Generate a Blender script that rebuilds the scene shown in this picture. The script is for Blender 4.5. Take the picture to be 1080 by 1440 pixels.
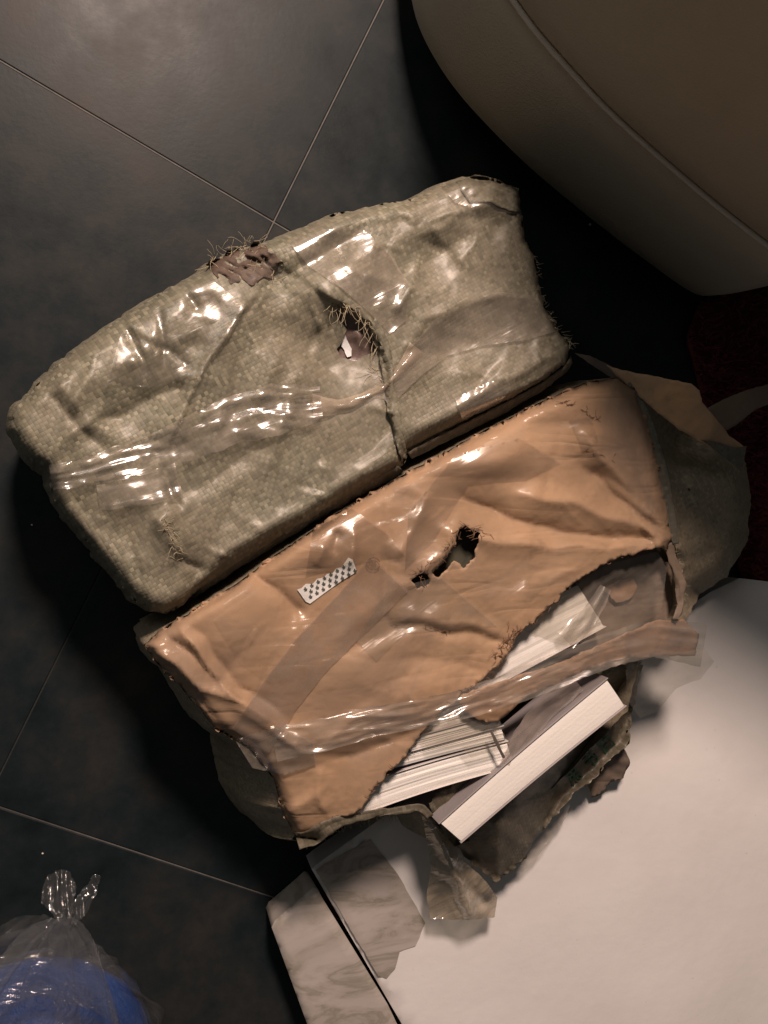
import bpy, math, random
import numpy as np
from mathutils import Vector, Matrix
from mathutils.geometry import delaunay_2d_cdt

for o in list(bpy.data.objects):
    bpy.data.objects.remove(o)
SC = bpy.context.scene
COL = SC.collection
random.seed(7)

# ---------------------------------------------------------------- camera, light, exposure
H, F, CX, CY = 1.105, 1200.0, 540.0, 720.0
TILT, AXIS = math.radians(18.0), math.radians(263.0)
ROT = Matrix.Rotation(TILT, 3, Vector((math.cos(AXIS), math.sin(AXIS), 0)))
cam = bpy.data.cameras.new('camera')
cam.sensor_fit = 'VERTICAL'
cam.sensor_height = 24.0
cam.lens = 24.0 * F / 1440.0
cam.clip_start, cam.clip_end = 0.01, 50
co = bpy.data.objects.new('camera', cam)
co.matrix_world = Matrix.Translation((0, 0, H)) @ ROT.to_4x4()
COL.objects.link(co)
SC.camera = co

w = bpy.data.worlds.new('World')
SC.world = w
w.use_nodes = True
bg = w.node_tree.nodes['Background']
bg.inputs[0].default_value = (1.0, 0.96, 0.92, 1)
bg.inputs[1].default_value = 0.052


def lamp(name, loc, aim, size, power, col, shape='DISK'):
    l = bpy.data.lights.new(name, 'AREA')
    l.shape = shape
    l.size = size
    l.energy = power
    l.color = col
    o = bpy.data.objects.new(name, l)
    o.location = loc
    o.rotation_euler = (Vector(aim) - Vector(loc)).to_track_quat('-Z', 'Y').to_euler()
    COL.objects.link(o)
    return o


lamp('ceiling_lamp', (0.10, 1.88, 2.15), (0.35, 0.0, 0.1), 0.44, 122, (1.0, 0.765, 0.645))
lamp('fill_light', (-1.3, 1.9, 1.8), (0.4, 0.1, 0.0), 1.2, 7, (1.0, 0.93, 0.86))  # added soft fill for bounced room light, no such lamp seen

SC.view_settings.view_transform = 'Standard'
SC.view_settings.look = 'None'
SC.view_settings.exposure = 0
SC.view_settings.gamma = 1
SC.cycles.transparent_max_bounces = 24
SC.cycles.max_bounces = 8

# ---------------------------------------------------------------- helpers
RM = np.array([[ROT[i][j] for j in range(3)] for i in range(3)])


def at(px, py, z):
    """photo position (1080x1440) and height above the floor -> point in the room"""
    px, py, z = np.broadcast_arrays(np.asarray(px, float), np.asarray(py, float), np.asarray(z, float))
    d = np.stack([px - CX, -(py - CY), np.full(px.shape, -F)], -1) @ RM.T
    t = (z - H) / d[..., 2]
    p = d * t[..., None]
    p[..., 2] = z
    return p


def tag(o, label=None, cat=None, group=None, kind=None):
    for k, v in (('label', label), ('category', cat), ('group', group), ('kind', kind)):
        if v:
            o[k] = v
    return o


def empty(name, loc, label, cat, group=None):
    o = bpy.data.objects.new(name, None)
    o.location = loc
    o.empty_display_size = 0.05
    COL.objects.link(o)
    bpy.context.view_layer.update()
    return tag(o, label, cat, group)


def mesh_obj(name, verts, faces, mat, parent=None, uv=None, smooth=True, thick=0):
    me = bpy.data.meshes.new(name)
    me.from_pydata([tuple(map(float, v)) for v in verts], [], [tuple(int(i) for i in f) for f in faces])
    if uv is not None:
        l = me.uv_layers.new(name='UVMap')
        uv = np.asarray(uv, np.float32)
        idx = np.zeros(len(me.loops), np.int32)
        me.loops.foreach_get('vertex_index', idx)
        l.data.foreach_set('uv', uv[idx].ravel())
    if smooth:
        me.polygons.foreach_set('use_smooth', [True] * len(me.polygons))
    me.materials.append(mat)
    me.validate()
    me.update()
    o = bpy.data.objects.new(name, me)
    COL.objects.link(o)
    if parent is not None:
        o.parent = parent
        o.matrix_parent_inverse = Matrix.Translation(parent.matrix_world.translation).inverted() if parent.type == 'EMPTY' else Matrix.Identity(4)
    if thick:
        s = o.modifiers.new('thickness', 'SOLIDIFY')
        s.thickness = thick
        s.offset = -1
    return o


def vnoise(x, y, seed=0):
    xi, yi = np.floor(x).astype(np.int64), np.floor(y).astype(np.int64)
    fx, fy = x - xi, y - yi
    fx, fy = fx * fx * (3 - 2 * fx), fy * fy * (3 - 2 * fy)

    def h(a, b):
        n = (a * 374761393 + b * 668265263 + seed * 2147483647 * 31) & 0xffffffff
        n = ((n ^ (n >> 13)) * 1274126177) & 0xffffffff
        n = n ^ (n >> 16)
        return (n & 0xffff) / 65535.0 * 2 - 1
    return (h(xi, yi) * (1 - fx) + h(xi + 1, yi) * fx) * (1 - fy) + (h(xi, yi + 1) * (1 - fx) + h(xi + 1, yi + 1) * fx) * fy


def fbm(x, y, seed=0, o=4):
    s, a, f = 0, 0.5, 1.0
    for k in range(o):
        s = s + a * vnoise(x * f, y * f, seed + k)
        a *= 0.5
        f *= 2.03
    return s


def crumple(x, y, scale, seed, n=6):
    """sharp-creased facets like folded paper or film"""
    r = random.Random(seed)
    z = np.zeros(np.shape(x))
    for k in range(n):
        a = r.uniform(0, math.pi)
        fr = r.uniform(0.5, 1.6) / scale
        t = (x * math.cos(a) + y * math.sin(a)) * fr + r.random() * 9 + 0.55 * vnoise(x / scale * 0.6, y / scale * 0.6, seed * 7 + k)
        tri = np.abs(t - np.floor(t) - 0.5) * 2 - 0.5
        m = np.clip(vnoise(x / scale * 0.45 + 31 * k, y / scale * 0.45, seed * 13 + k) * 1.6 + 0.35, 0, 1)
        z = z + tri * m / (fr * scale)
    return z / n


def seg_dist(x, y, pl):
    """distance to a polyline, signed side, and 0..1 along it"""
    best = np.full(np.shape(x), 1e9)
    side = np.zeros(np.shape(x))
    al = np.zeros(np.shape(x))
    L = [math.dist(pl[i], pl[i + 1]) for i in range(len(pl) - 1)]
    T, acc = sum(L), 0
    for i in range(len(pl) - 1):
        (ax, ay), (bx, by) = pl[i], pl[i + 1]
        dx, dy = bx - ax, by - ay
        t = np.clip(((x - ax) * dx + (y - ay) * dy) / (L[i] ** 2), 0, 1)
        d = np.hypot(x - ax - t * dx, y - ay - t * dy)
        m = d < best
        best = np.where(m, d, best)
        side = np.where(m, np.sign(dx * (y - ay) - dy * (x - ax)), side)
        al = np.where(m, (acc + t * L[i]) / T, al)
        acc += L[i]
    return best, side, al


def creases(x, y, ops):
    """ops: (kind, polyline, amp m, width px); kinds: f = fold both sides, r = only the right-hand side of its direction, l = left-hand, b = bump"""
    z = np.zeros(np.shape(x))
    wx = x + 5 * vnoise(x / 37, y / 37, 91)
    wy = y + 5 * vnoise(x / 37, y / 37, 92)
    for k, pl, amp, wd in ops:
        if k == 'b':
            (cx, cy), (rx, ry), a = pl
            c, s = math.cos(math.radians(a)), math.sin(math.radians(a))
            u, v = ((x - cx) * c + (y - cy) * s) / rx, (-(x - cx) * s + (y - cy) * c) / ry
            z = z + amp * np.exp(-(u * u + v * v))
            continue
        d, sd, al = seg_dist(wx, wy, pl)
        fade = np.clip(np.minimum(al, 1 - al) * 5 + 0.25, 0, 1)
        g = amp * np.exp(-(np.sqrt(d * d + 0.5) - 0.7) / wd) * fade
        if k == 'r':
            g = g * (0.5 + 0.5 * np.tanh(sd * d / 1.5))
        elif k == 'l':
            g = g * (0.5 - 0.5 * np.tanh(sd * d / 1.5))
        z = z + g
    return z


_FOLDS = {}


def folds(x, y, seed, n, box, ln, wd, amp, bias=None):
    """long straight pressed-in creases scattered over a sheet"""
    if seed not in _FOLDS:
        r = random.Random(seed)
        L = []
        for _ in range(n):
            a = r.uniform(0, math.pi) if bias is None or r.random() < 0.35 else math.radians(bias) + r.gauss(0, 0.35)
            cx, cy = r.uniform(box[0], box[2]), r.uniform(box[1], box[3])
            l = ln * r.uniform(0.4, 1.5)
            L.append((cx, cy, math.cos(a), math.sin(a), l, wd * r.uniform(0.5, 1.8), amp * r.uniform(0.3, 1.2) * r.choice((1, 1, -1)), r.uniform(0.25, 1.0), r.choice((1, -1))))
        _FOLDS[seed] = L
    z = np.zeros(np.shape(x))
    for cx, cy, c, s_, l, w_, a, asym, sg in _FOLDS[seed]:
        u = (x - cx) * c + (y - cy) * s_
        v = (-(x - cx) * s_ + (y - cy) * c) * sg + 3 * np.sin(u / l * 4)
        e = np.clip(1.25 - np.abs(u) / l * 1.25, 0, 1)
        wv = np.where(v > 0, w_, w_ * asym)
        z = z + a * e * np.clip(1 - np.abs(v) / wv, 0, 1) ** 1.25
    return z


def inside(x, y, poly):
    r = np.zeros(np.shape(x), bool)
    n = len(poly)
    for i in range(n):
        (ax, ay), (bx, by) = poly[i], poly[(i + 1) % n]
        if ay == by:
            continue
        c = ((ay > y) != (by > y)) & (x < (bx - ax) * (y - ay) / (by - ay) + ax)
        r ^= c
    return r


def refine(poly, step, jag=0, seed=1, closed=True):
    out = []
    n = len(poly)
    for i in range(n if closed else n - 1):
        a, b = poly[i], poly[(i + 1) % n]
        m = max(1, int(math.dist(a, b) / step))
        for k in range(m):
            t = k / m
            x, y = a[0] + (b[0] - a[0]) * t, a[1] + (b[1] - a[1]) * t
            if jag:
                x += jag * float(fbm(np.array(x / 9), np.array(y / 9), seed, 3)) * 1.6
                y += jag * float(fbm(np.array(x / 9), np.array(y / 9), seed + 5, 3)) * 1.6
            out.append((x, y))
    if not closed:
        out.append(poly[-1])
    return out


def smooth_poly(poly, it=2):
    for _ in range(it):
        out = []
        for i in range(len(poly)):
            a, b = poly[i], poly[(i + 1) % len(poly)]
            out += [(a[0] * .75 + b[0] * .25, a[1] * .75 + b[1] * .25), (a[0] * .25 + b[0] * .75, a[1] * .25 + b[1] * .75)]
        poly = out
    return poly


def triangulate(outline, step, holes=()):
    xs, ys = zip(*outline)
    r = random.Random(3)
    pts = list(outline)
    faces_in = [list(range(len(outline)))]
    loops = [outline]
    for h in holes:
        faces_in.append(list(range(len(pts), len(pts) + len(h))))
        pts += h
        loops.append(h)
    gx, gy = np.meshgrid(np.arange(min(xs), max(xs), step), np.arange(min(ys), max(ys), step * 0.87))
    gx = gx + (np.arange(gx.shape[0]) % 2)[:, None] * step / 2
    rs = np.random.RandomState(5)
    gx = (gx + rs.uniform(-.22, .22, gx.shape) * step).ravel()
    gy = (gy + rs.uniform(-.22, .22, gy.shape) * step).ravel()
    m = inside(gx, gy, outline)
    for h in holes:
        m &= ~inside(gx, gy, h)
    gx, gy = gx[m], gy[m]
    ok = np.ones(len(gx), bool)
    for lp in loops:
        a = np.array(lp)
        for i in range(0, len(a)):
            ok &= (np.abs(gx - a[i, 0]) + np.abs(gy - a[i, 1])) > step * 0.55
    pts += list(zip(gx[ok].tolist(), gy[ok].tolist()))
    edges = []
    for f in faces_in:
        edges += [(f[i], f[(i + 1) % len(f)]) for i in range(len(f))]
    v, e, f, *_ = delaunay_2d_cdt([Vector(p) for p in pts], edges, [], 0, 1e-4)
    v = np.array([(q.x, q.y) for q in v])
    f = np.array([t for t in f if len(t) == 3])
    c = v[f].mean(1)
    m = inside(c[:, 0], c[:, 1], outline)
    for h in holes:
        m &= ~inside(c[:, 0], c[:, 1], h)
    return v, f[m]


AX = math.radians(30)


def plan_uv(P):
    return np.stack([P[:, 0] * math.cos(AX) + P[:, 1] * math.sin(AX), -P[:, 0] * math.sin(AX) + P[:, 1] * math.cos(AX)], -1)


def face_up(P, f):
    a, b, c = P[f[:, 0]], P[f[:, 1]], P[f[:, 2]]
    n = np.cross(b - a, c - a)[:, 2]
    f = f.copy()
    f[n < 0] = f[n < 0][:, ::-1]
    return f


def sheet(name, outline, zf, mat, parent, step=5, holes=(), jag=0, thick=0, sm=0, seed=1):
    o = smooth_poly(outline, sm) if sm else outline
    o = refine(o, step * 0.9, jag, seed)
    hs = [refine(h, step * 0.6, jag, seed + 3) for h in holes]
    v, f = triangulate(o, step, hs)
    P = at(v[:, 0], v[:, 1], zf(v[:, 0], v[:, 1]))
    f = face_up(P, f)
    ob = mesh_obj(name, P, f, mat, parent, plan_uv(P), True, thick)
    return ob, at([q[0] for q in o], [q[1] for q in o], zf(np.array([q[0] for q in o]), np.array([q[1] for q in o])))


def skirt(name, loop, mat, parent, zb=0.004, out=lambda n, p: 0.0, bulge=0.012, rings=8, seed=4, rough=0.004):
    """side wall hanging from a rim loop to the floor"""
    L = np.asarray(loop)
    n = len(L)
    t = np.roll(L, -1, 0) - np.roll(L, 1, 0)
    area = np.sum(L[:, 0] * np.roll(L[:, 1], -1) - np.roll(L[:, 0], -1) * L[:, 1])
    nr = np.stack([t[:, 1], -t[:, 0]], -1) * (1 if area > 0 else -1)
    for _ in range(12):
        nr = (np.roll(nr, 1, 0) + nr + np.roll(nr, -1, 0)) / 3
    nr /= np.maximum(np.linalg.norm(nr, axis=1, keepdims=True), 1e-9)
    s = np.concatenate([[0], np.cumsum(np.linalg.norm(np.diff(L, axis=0), axis=1))])
    V, UV = [], []
    ov = np.array([out(nr[i], L[i]) for i in range(n)])
    for _ in range(10):
        ov = (np.roll(ov, 1) + ov + np.roll(ov, -1)) / 3
    for j in range(rings + 1):
        q = j / rings
        off = ov * q + bulge * math.sin(math.pi * min(1, q * 1.15)) + rough * 2.5 * math.sin(math.pi * q) * crumple(s * 1000, np.full(n, q * 180.0), 60, seed)
        if j == 0:
            off = off * 0
        z = L[:, 2] * (1 - q) + zb * q
        V.append(np.stack([L[:, 0] + nr[:, 0] * off, L[:, 1] + nr[:, 1] * off, z], -1))
        UV.append(np.stack([s, z], -1))
    V, UV = np.concatenate(V), np.concatenate(UV)
    Fc = []
    for j in range(rings):
        for i in range(n):
            k = (i + 1) % n
            q = (j * n + i, (j + 1) * n + i, (j + 1) * n + k, j * n + k)
            Fc.append(q if area > 0 else q[::-1])
    return mesh_obj(name, V, Fc, mat, parent, UV)


def strip(name, pts, width, zf, mat, parent, lift=0.0015, crink=0.003, cs=16, na=9, seed=2, step=4, edge=2.0, thick=0, curl=0.0):
    """a length of tape laid along photo points"""
    c = np.array(refine(pts, step, 0, 1, False), float)
    for _ in range(6):
        c[1:-1] = (c[:-2] + c[1:-1] + c[2:]) / 3
    t = np.gradient(c, axis=0)
    t /= np.linalg.norm(t, axis=1, keepdims=True)
    nr = np.stack([-t[:, 1], t[:, 0]], -1)
    n = len(c)
    wd = np.interp(np.linspace(0, 1, n), np.linspace(0, 1, len(width)), width) if hasattr(width, '__len__') else np.full(n, width)
    V, UV = [], []
    s = np.arange(n) * step
    for j in range(na):
        q = j / (na - 1) - 0.5
        w2 = wd * (1 + 0.0 * q)
        x = c[:, 0] + nr[:, 0] * q * w2
        y = c[:, 1] + nr[:, 1] * q * w2
        e = edge * fbm(s / 18 + 9 * j, s * 0 + j * 0.4, seed, 3) * (1 if j in (0, na - 1) else 0.3)
        x, y = x + nr[:, 0] * e, y + nr[:, 1] * e
        u = q * wd
        ww = 0
        for kk, (fq, am) in enumerate(((0.030, 1.0), (0.052, 0.75), (0.085, 0.5), (0.14, 0.25))):
            ph = u * fq * 14 / cs + kk * 1.7 + 0.9 * vnoise(s / 95 + kk * 9, s * 0 + seed, seed + kk)
            md = np.clip(vnoise(s / 70 + 17 * kk, s * 0 + j * 0.12, seed + 30 + kk) * 1.5 + 0.6, 0, 1.3)
            ww = ww + am * md * (np.abs(ph - np.floor(ph) - 0.5) * 2 - 0.5)
        z = zf(x, y) + lift + crink * (ww * 0.36 + 0.55 + 1.1 * crumple(s * 0.5, u * 0.9, cs * 1.7, seed + 50, 5)) + curl * (2 * q) ** 2
        V.append(at(x, y, z))
        UV.append(np.stack([s * .00075, u * .00075], -1))
    V, UV = np.concatenate(V), np.concatenate(UV)
    Fc = [(j * n + i, j * n + i + 1, (j + 1) * n + i + 1, (j + 1) * n + i) for j in range(na - 1) for i in range(n - 1)]
    return mesh_obj(name, V, Fc, mat, parent, UV, True, thick)


def tubes(name, paths, rad, mat, parent, kind=None):
    V, Fc = [], []
    for p in paths:
        b = len(V)
        for i, q in enumerate(p):
            r = rad * (1 - 0.6 * i / len(p))
            d = (p[min(i + 1, len(p) - 1)] - p[max(i - 1, 0)])
            d = d / (np.linalg.norm(d) + 1e-9)
            a = np.cross(d, (0.3, 0.2, 0.93))
            a /= np.linalg.norm(a) + 1e-9
            c = np.cross(d, a)
            for k in range(3):
                th = k * 2.094
                V.append(q + r * (a * math.cos(th) + c * math.sin(th)))
        for i in range(len(p) - 1):
            for k in range(3):
                Fc.append((b + i * 3 + k, b + i * 3 + (k + 1) % 3, b + i * 3 + 3 + (k + 1) % 3, b + i * 3 + 3 + k))
    o = mesh_obj(name, V, Fc, mat, parent)
    if kind:
        o['kind'] = kind
    return o


def fray(pts, zf, n, length, spread, seed, lift=0.004, base=None):
    """loose curling threads growing from points along a torn edge (photo px)"""
    r = random.Random(seed)
    pl = refine(pts, 2, 0, 1, False)
    out = []
    for _ in range(n):
        x, y = r.choice(pl)
        x += r.uniform(-spread, spread)
        y += r.uniform(-spread, spread)
        a = r.uniform(0, 6.28) if base is None else math.radians(base) + r.gauss(0, 0.7)
        l = length * r.uniform(0.4, 1.3)
        p = []
        da = r.gauss(0, 0.14)
        zz = float(zf(np.array(x), np.array(y))) + 0.0006
        rise = lift * r.uniform(0.1, 1.0)
        m = 7
        for i in range(m):
            p.append(at(x, y, zz + rise * math.sin(2.4 * i / m))[()])
            x += math.cos(a) * l / m
            y += math.sin(a) * l / m
            a += da + r.gauss(0, 0.16)
        out.append([np.array(q) for q in p])
    return out


# ---------------------------------------------------------------- materials
class NT:
    def __init__(s, name):
        s.m = bpy.data.materials.new(name)
        s.m.use_nodes = True
        s.t = s.m.node_tree
        s.t.nodes.clear()
        s.out = s.n('ShaderNodeOutputMaterial')

    def n(s, typ, ins=None, **kw):
        nd = s.t.nodes.new(typ)
        for k, v in kw.items():
            setattr(nd, k, v)
        for k, v in (ins or {}).items():
            s.set(nd, k, v)
        return nd

    def set(s, nd, k, v):
        i = nd.inputs[k]
        if isinstance(v, bpy.types.NodeSocket):
            s.t.links.new(v, i)
        elif isinstance(v, bpy.types.Node):
            s.t.links.new(v.outputs[0], i)
        else:
            i.default_value = v if not (isinstance(v, tuple) and len(v) == 3 and i.type == 'RGBA') else (*v, 1)

    def math(s, op, a, b=0.0, c=0.0):
        return s.n('ShaderNodeMath', {0: a, 1: b, 2: c}, operation=op).outputs[0]

    def mix(s, f, a, b, mode='MIX'):
        nd = s.n('ShaderNodeMix', data_type='RGBA', blend_type=mode)
        s.set(nd, 0, f)
        s.set(nd, 6, a)
        s.set(nd, 7, b)
        return nd.outputs[2]

    def noise(s, vec, scale, detail=4, rough=0.55, dist=0.0):
        return s.n('ShaderNodeTexNoise', {'Vector': vec, 'Scale': scale, 'Detail': detail, 'Roughness': rough, 'Distortion': dist}).outputs[0]

    def ramp(s, fac, stops):
        nd = s.n('ShaderNodeValToRGB', {0: fac})
        e = nd.color_ramp.elements
        while len(e) < len(stops):
            e.new(0.5)
        for i, (p, c) in enumerate(stops):
            e[i].position = p
            e[i].color = (*c, 1) if isinstance(c, tuple) else (c, c, c, 1)
        return nd.outputs[0]

    def bump(s, h, dist, strength=1.0, normal=None):
        nd = s.n('ShaderNodeBump', {'Height': h, 'Distance': dist, 'Strength': strength})
        if normal is not None:
            s.set(nd, 'Normal', normal)
        return nd.outputs[0]

    def pos(s):
        return s.n('ShaderNodeNewGeometry').outputs['Position']

    def uv(s):
        return s.n('ShaderNodeUVMap', uv_map='UVMap').outputs[0]

    def done(s, sh):
        s.t.links.new(sh if isinstance(sh, bpy.types.NodeSocket) else sh.outputs[0], s.out.inputs[0])
        return s.m

    def bsdf(s, **k):
        return s.n('ShaderNodeBsdfPrincipled', {a.replace('_', ' '): v for a, v in k.items()})


def m_plain(name, col, rough=0.6, var=0.15, scale=40, bump=0.0003, **kw):
    t = NT(name)
    n = t.noise(t.pos(), scale, 5)
    n2 = t.noise(t.pos(), scale * 7, 3)
    c = t.mix(n, tuple(x * (1 - var) for x in col), tuple(min(1, x * (1 + var)) for x in col))
    return t.done(t.bsdf(Base_Color=c, Roughness=rough, Normal=t.bump(n2, bump), **kw))


def m_tile():
    t = NT('dark slate tile')
    p = t.pos()
    a = t.noise(p, 3.2, 6, 0.6, 0.4)
    b = t.noise(p, 15, 6, 0.65)
    c = t.noise(p, 160, 3)
    mx = t.math('MULTIPLY_ADD', b, 0.45, t.math('MULTIPLY', a, 0.55))
    col = t.ramp(mx, [(0.32, (0.005, 0.008, 0.0095)), (0.46, (0.011, 0.0160, 0.0180)), (0.56, (0.021, 0.0225, 0.0225)), (0.68, (0.040, 0.035, 0.030))])
    rg = t.math('MULTIPLY_ADD', b, 0.26, 0.27)
    h = t.math('MULTIPLY_ADD', c, 0.35, b)
    dust = t.n('ShaderNodeTexVoronoi', {'Vector': p, 'Scale': 130.0}).outputs[0]
    dk = t.math('LESS_THAN', dust, 0.02)
    sel = t.math('GREATER_THAN', t.noise(p, 37, 1), 0.60)
    col = t.mix(t.math('MULTIPLY', t.math('MULTIPLY', dk, sel), 0.5), col, (0.22, 0.2, 0.17))
    return t.done(t.bsdf(Base_Color=col, Roughness=rg, Specular_IOR_Level=0.12, Normal=t.bump(h, 0.0005, 0.4)))


def m_woven(name, hi, lo, dirt, coat=0.2, w=0.0040, spec=0.35, rough=0.5):
    """flat plastic tapes in plain weave"""
    t = NT(name)
    uv = t.uv()
    wob = t.n('ShaderNodeTexNoise', {'Vector': uv, 'Scale': 26.0, 'Detail': 2.0}).outputs[1]
    uvw = t.n('ShaderNodeVectorMath', {0: uv, 1: t.n('ShaderNodeVectorMath', {0: wob, 1: (0.004, 0.004, 0)}, operation='MULTIPLY').outputs[0]}, operation='ADD').outputs[0]
    sc = t.n('ShaderNodeVectorMath', {0: uvw, 'Scale': 1 / w}, operation='SCALE').outputs[0]
    fl = t.n('ShaderNodeVectorMath', {0: sc}, operation='FLOOR').outputs[0]
    fr = t.n('ShaderNodeVectorMath', {0: sc}, operation='FRACTION').outputs[0]
    F_ = t.n('ShaderNodeSeparateXYZ', {0: fl})
    R_ = t.n('ShaderNodeSeparateXYZ', {0: fr})
    par = t.math('FLOORED_MODULO', t.math('ADD', F_.outputs[0], F_.outputs[1]), 2.0)
    su = t.math('SINE', t.math('MULTIPLY', R_.outputs[0], math.pi))
    sv = t.math('SINE', t.math('MULTIPLY', R_.outputs[1], math.pi))
    hu = t.math('MULTIPLY', su, t.math('MULTIPLY_ADD', sv, 0.4, 0.6))
    hv = t.math('MULTIPLY', sv, t.math('MULTIPLY_ADD', su, 0.4, 0.6))
    hm = t.n('ShaderNodeMix', {0: par, 2: t.math('POWER', hu, 0.55), 3: t.math('POWER', hv, 0.55)}).outputs[0]
    wn = t.n('ShaderNodeTexWhiteNoise', {'Vector': fl}, noise_dimensions='3D').outputs[0]
    su_n = t.n('ShaderNodeTexWhiteNoise', {'Vector': t.n('ShaderNodeVectorMath', {0: fl, 1: (1, 0, 0)}, operation='MULTIPLY').outputs[0]}).outputs[0]
    sv_n = t.n('ShaderNodeTexWhiteNoise', {'Vector': t.n('ShaderNodeVectorMath', {0: fl, 1: (0, 1, 7)}, operation='MULTIPLY').outputs[0]}).outputs[0]
    sn = t.n('ShaderNodeMix', {0: par, 2: su_n, 3: sv_n}).outputs[0]
    v = t.math('MULTIPLY_ADD', t.math('POWER', wn, 1.6), 0.62, t.math('MULTIPLY', sn, 0.38))
    v = t.math('MULTIPLY_ADD', par, 0.10, v)
    col = t.ramp(v, [(0.1, lo), (0.62, tuple((a + b) / 2 for a, b in zip(hi, lo))), (1.0, hi)])
    d1 = t.noise(uv, 11, 6, 0.65, 0.6)
    d2 = t.noise(uv, 90, 4, 0.7)
    dm = t.ramp(t.math('MULTIPLY_ADD', d2, 0.45, t.math('MULTIPLY', d1, 0.62)), [(0.46, 0.0), (0.68, 1.0)])
    col = t.mix(t.math('MULTIPLY', dm, 0.7), col, dirt)
    big = t.noise(uv, 7, 5, 0.6, 1.0)
    col = t.mix(t.math('MULTIPLY', t.ramp(big, [(0.40, 0.0), (0.58, 1.0)]), 0.5), col, tuple(x * k for x, k in zip(dirt, (1.2, 1.13, 1.08))))
    col = t.mix(t.math('MULTIPLY', t.math('GREATER_THAN', wn, 0.85), 0.55), col, tuple(x * 0.6 for x in lo))
    gap = t.ramp(hm, [(0.15, 0.68), (0.5, 1.0)])
    col = t.mix(1.0, col, gap, 'MULTIPLY')
    nb = t.bump(t.math('MULTIPLY', hm, t.ramp(d1, [(0.35, 1.0), (0.6, 0.25)])), 0.0005, 0.6)
    return t.done(t.bsdf(Base_Color=col, Roughness=t.math('MULTIPLY_ADD', d1, 0.3, rough - 0.1), Specular_IOR_Level=spec, Normal=nb,
                         Coat_Weight=t.math('MULTIPLY', t.ramp(d1, [(0.45, 0.0), (0.6, 1.0)]), coat), Coat_Roughness=0.3))


def m_kraft(name, col, coat=0.35, film=True):
    """brown wrapping paper under a skin of clear film"""
    t = NT(name)
    p = t.pos()
    a = t.noise(p, 7, 5, 0.6, 0.5)
    f = t.noise(t.n('ShaderNodeMapping', {'Vector': p, 'Rotation': (0, 0, 0.5), 'Scale': (1, 9, 1)}).outputs[0], 120, 4, 0.6)
    c = t.mix(t.ramp(a, [(0.35, 0.0), (0.66, 1.0)]), tuple(x * 0.86 for x in col), tuple(x * 1.10 for x in col))
    c = t.mix(t.math('MULTIPLY', f, 0.25), c, tuple(x * 0.7 for x in col))
    sp = t.ramp(t.noise(p, 260, 2), [(0.70, 0.0), (0.76, 1.0)])
    c = t.mix(t.math('MULTIPLY', sp, 0.3), c, (0.10, 0.055, 0.03))
    hs = 0
    for k, (ang, sc, th) in enumerate(((0.4, 4.0, 0.03), (1.5, 5.0, 0.025), (2.4, 4.5, 0.03))):
        q = t.n('ShaderNodeMapping', {'Vector': p, 'Rotation': (0, 0, ang), 'Scale': (0.35, 2.2, 1), 'Location': (k, 3 * k, 0)}).outputs[0]
        ln = t.math('ABSOLUTE', t.math('SUBTRACT', t.noise(q, sc * 2.2, 2, 0.4, 0.3), 0.5))
        hs = t.math('ADD', hs, t.ramp(ln, [(0.0, 0.0), (th * 2, 1.0)]))
    msk = t.ramp(t.noise(p, 9, 4, 0.6), [(0.42, 0.0), (0.60, 1.0)])
    nb = t.bump(t.math('MULTIPLY', hs, msk), 0.0009, 0.6)
    c = t.mix(t.math('MULTIPLY', t.ramp(ln, [(0.0, 1.0), (0.022, 0.0)]), t.math('MULTIPLY', msk, 0.35)), c, tuple(min(1, x * 1.5) for x in col))
    nb = t.bump(t.noise(p, 700, 3), 0.0003, 0.4, nb)
    gp = t.ramp(t.noise(p, 5.5, 5, 0.62, 0.8), [(0.46, 0.0), (0.66, 0.8)])
    c = t.mix(gp, c, tuple(x * k for x, k in zip(col, (0.56, 0.62, 0.74))))
    stn = t.ramp(t.noise(p, 31, 5, 0.7), [(0.60, 0.0), (0.72, 0.45)])
    c = t.mix(stn, c, tuple(x * 0.55 for x in col))
    nb2 = t.bump(t.math('MULTIPLY', hs, 1.0), 0.002, 0.5, nb)
    return t.done(t.bsdf(Base_Color=c, Roughness=0.62, Specular_IOR_Level=0.2, Normal=nb, Coat_Weight=t.math('MULTIPLY', t.ramp(t.noise(p, 8, 3, 0.5, 1.0), [(0.45, 0.15), (0.62, 1.0)]), coat), Coat_Roughness=0.2,
                         **({'Coat_Normal': nb2} if film else {})))


def m_film(name, milk=0.07, tint=(0.975, 0.96, 0.93), rough=0.12, bs=0.004, scale=26, gl=1.0, milkcol=(0.75, 0.70, 0.62)):
    """thin clear plastic: sees through, glints on its creases"""
    t = NT(name)
    uv = t.uv()
    st = t.n('ShaderNodeMapping', {'Vector': uv, 'Scale': (0.28, 2.0, 1)}).outputs[0]
    n1 = t.noise(st, scale, 4, 0.5, 1.6)
    nb = t.bump(n1, bs, 0.8)
    fr = t.n('ShaderNodeFresnel', {'IOR': 1.45, 'Normal': nb}).outputs[0]
    fac = t.math('MINIMUM', t.math('MULTIPLY', fr, gl), 0.11 * gl)
    tr = t.n('ShaderNodeBsdfTransparent', {0: tint})
    gs = t.n('ShaderNodeBsdfGlossy', {'Color': (1, 1, 1), 'Roughness': rough, 'Normal': nb})
    df = t.n('ShaderNodeBsdfDiffuse', {'Color': milkcol, 'Normal': nb})
    m1 = t.n('ShaderNodeMixShader', {0: t.math('MULTIPLY', t.ramp(t.noise(uv, scale * 1.2, 4), [(0.3, 0.35), (0.7, 1.0)]), milk), 1: tr.outputs[0], 2: df.outputs[0]})
    m2 = t.n('ShaderNodeMixShader', {0: fac, 1: m1.outputs[0], 2: gs.outputs[0]})
    return t.done(m2)


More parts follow.
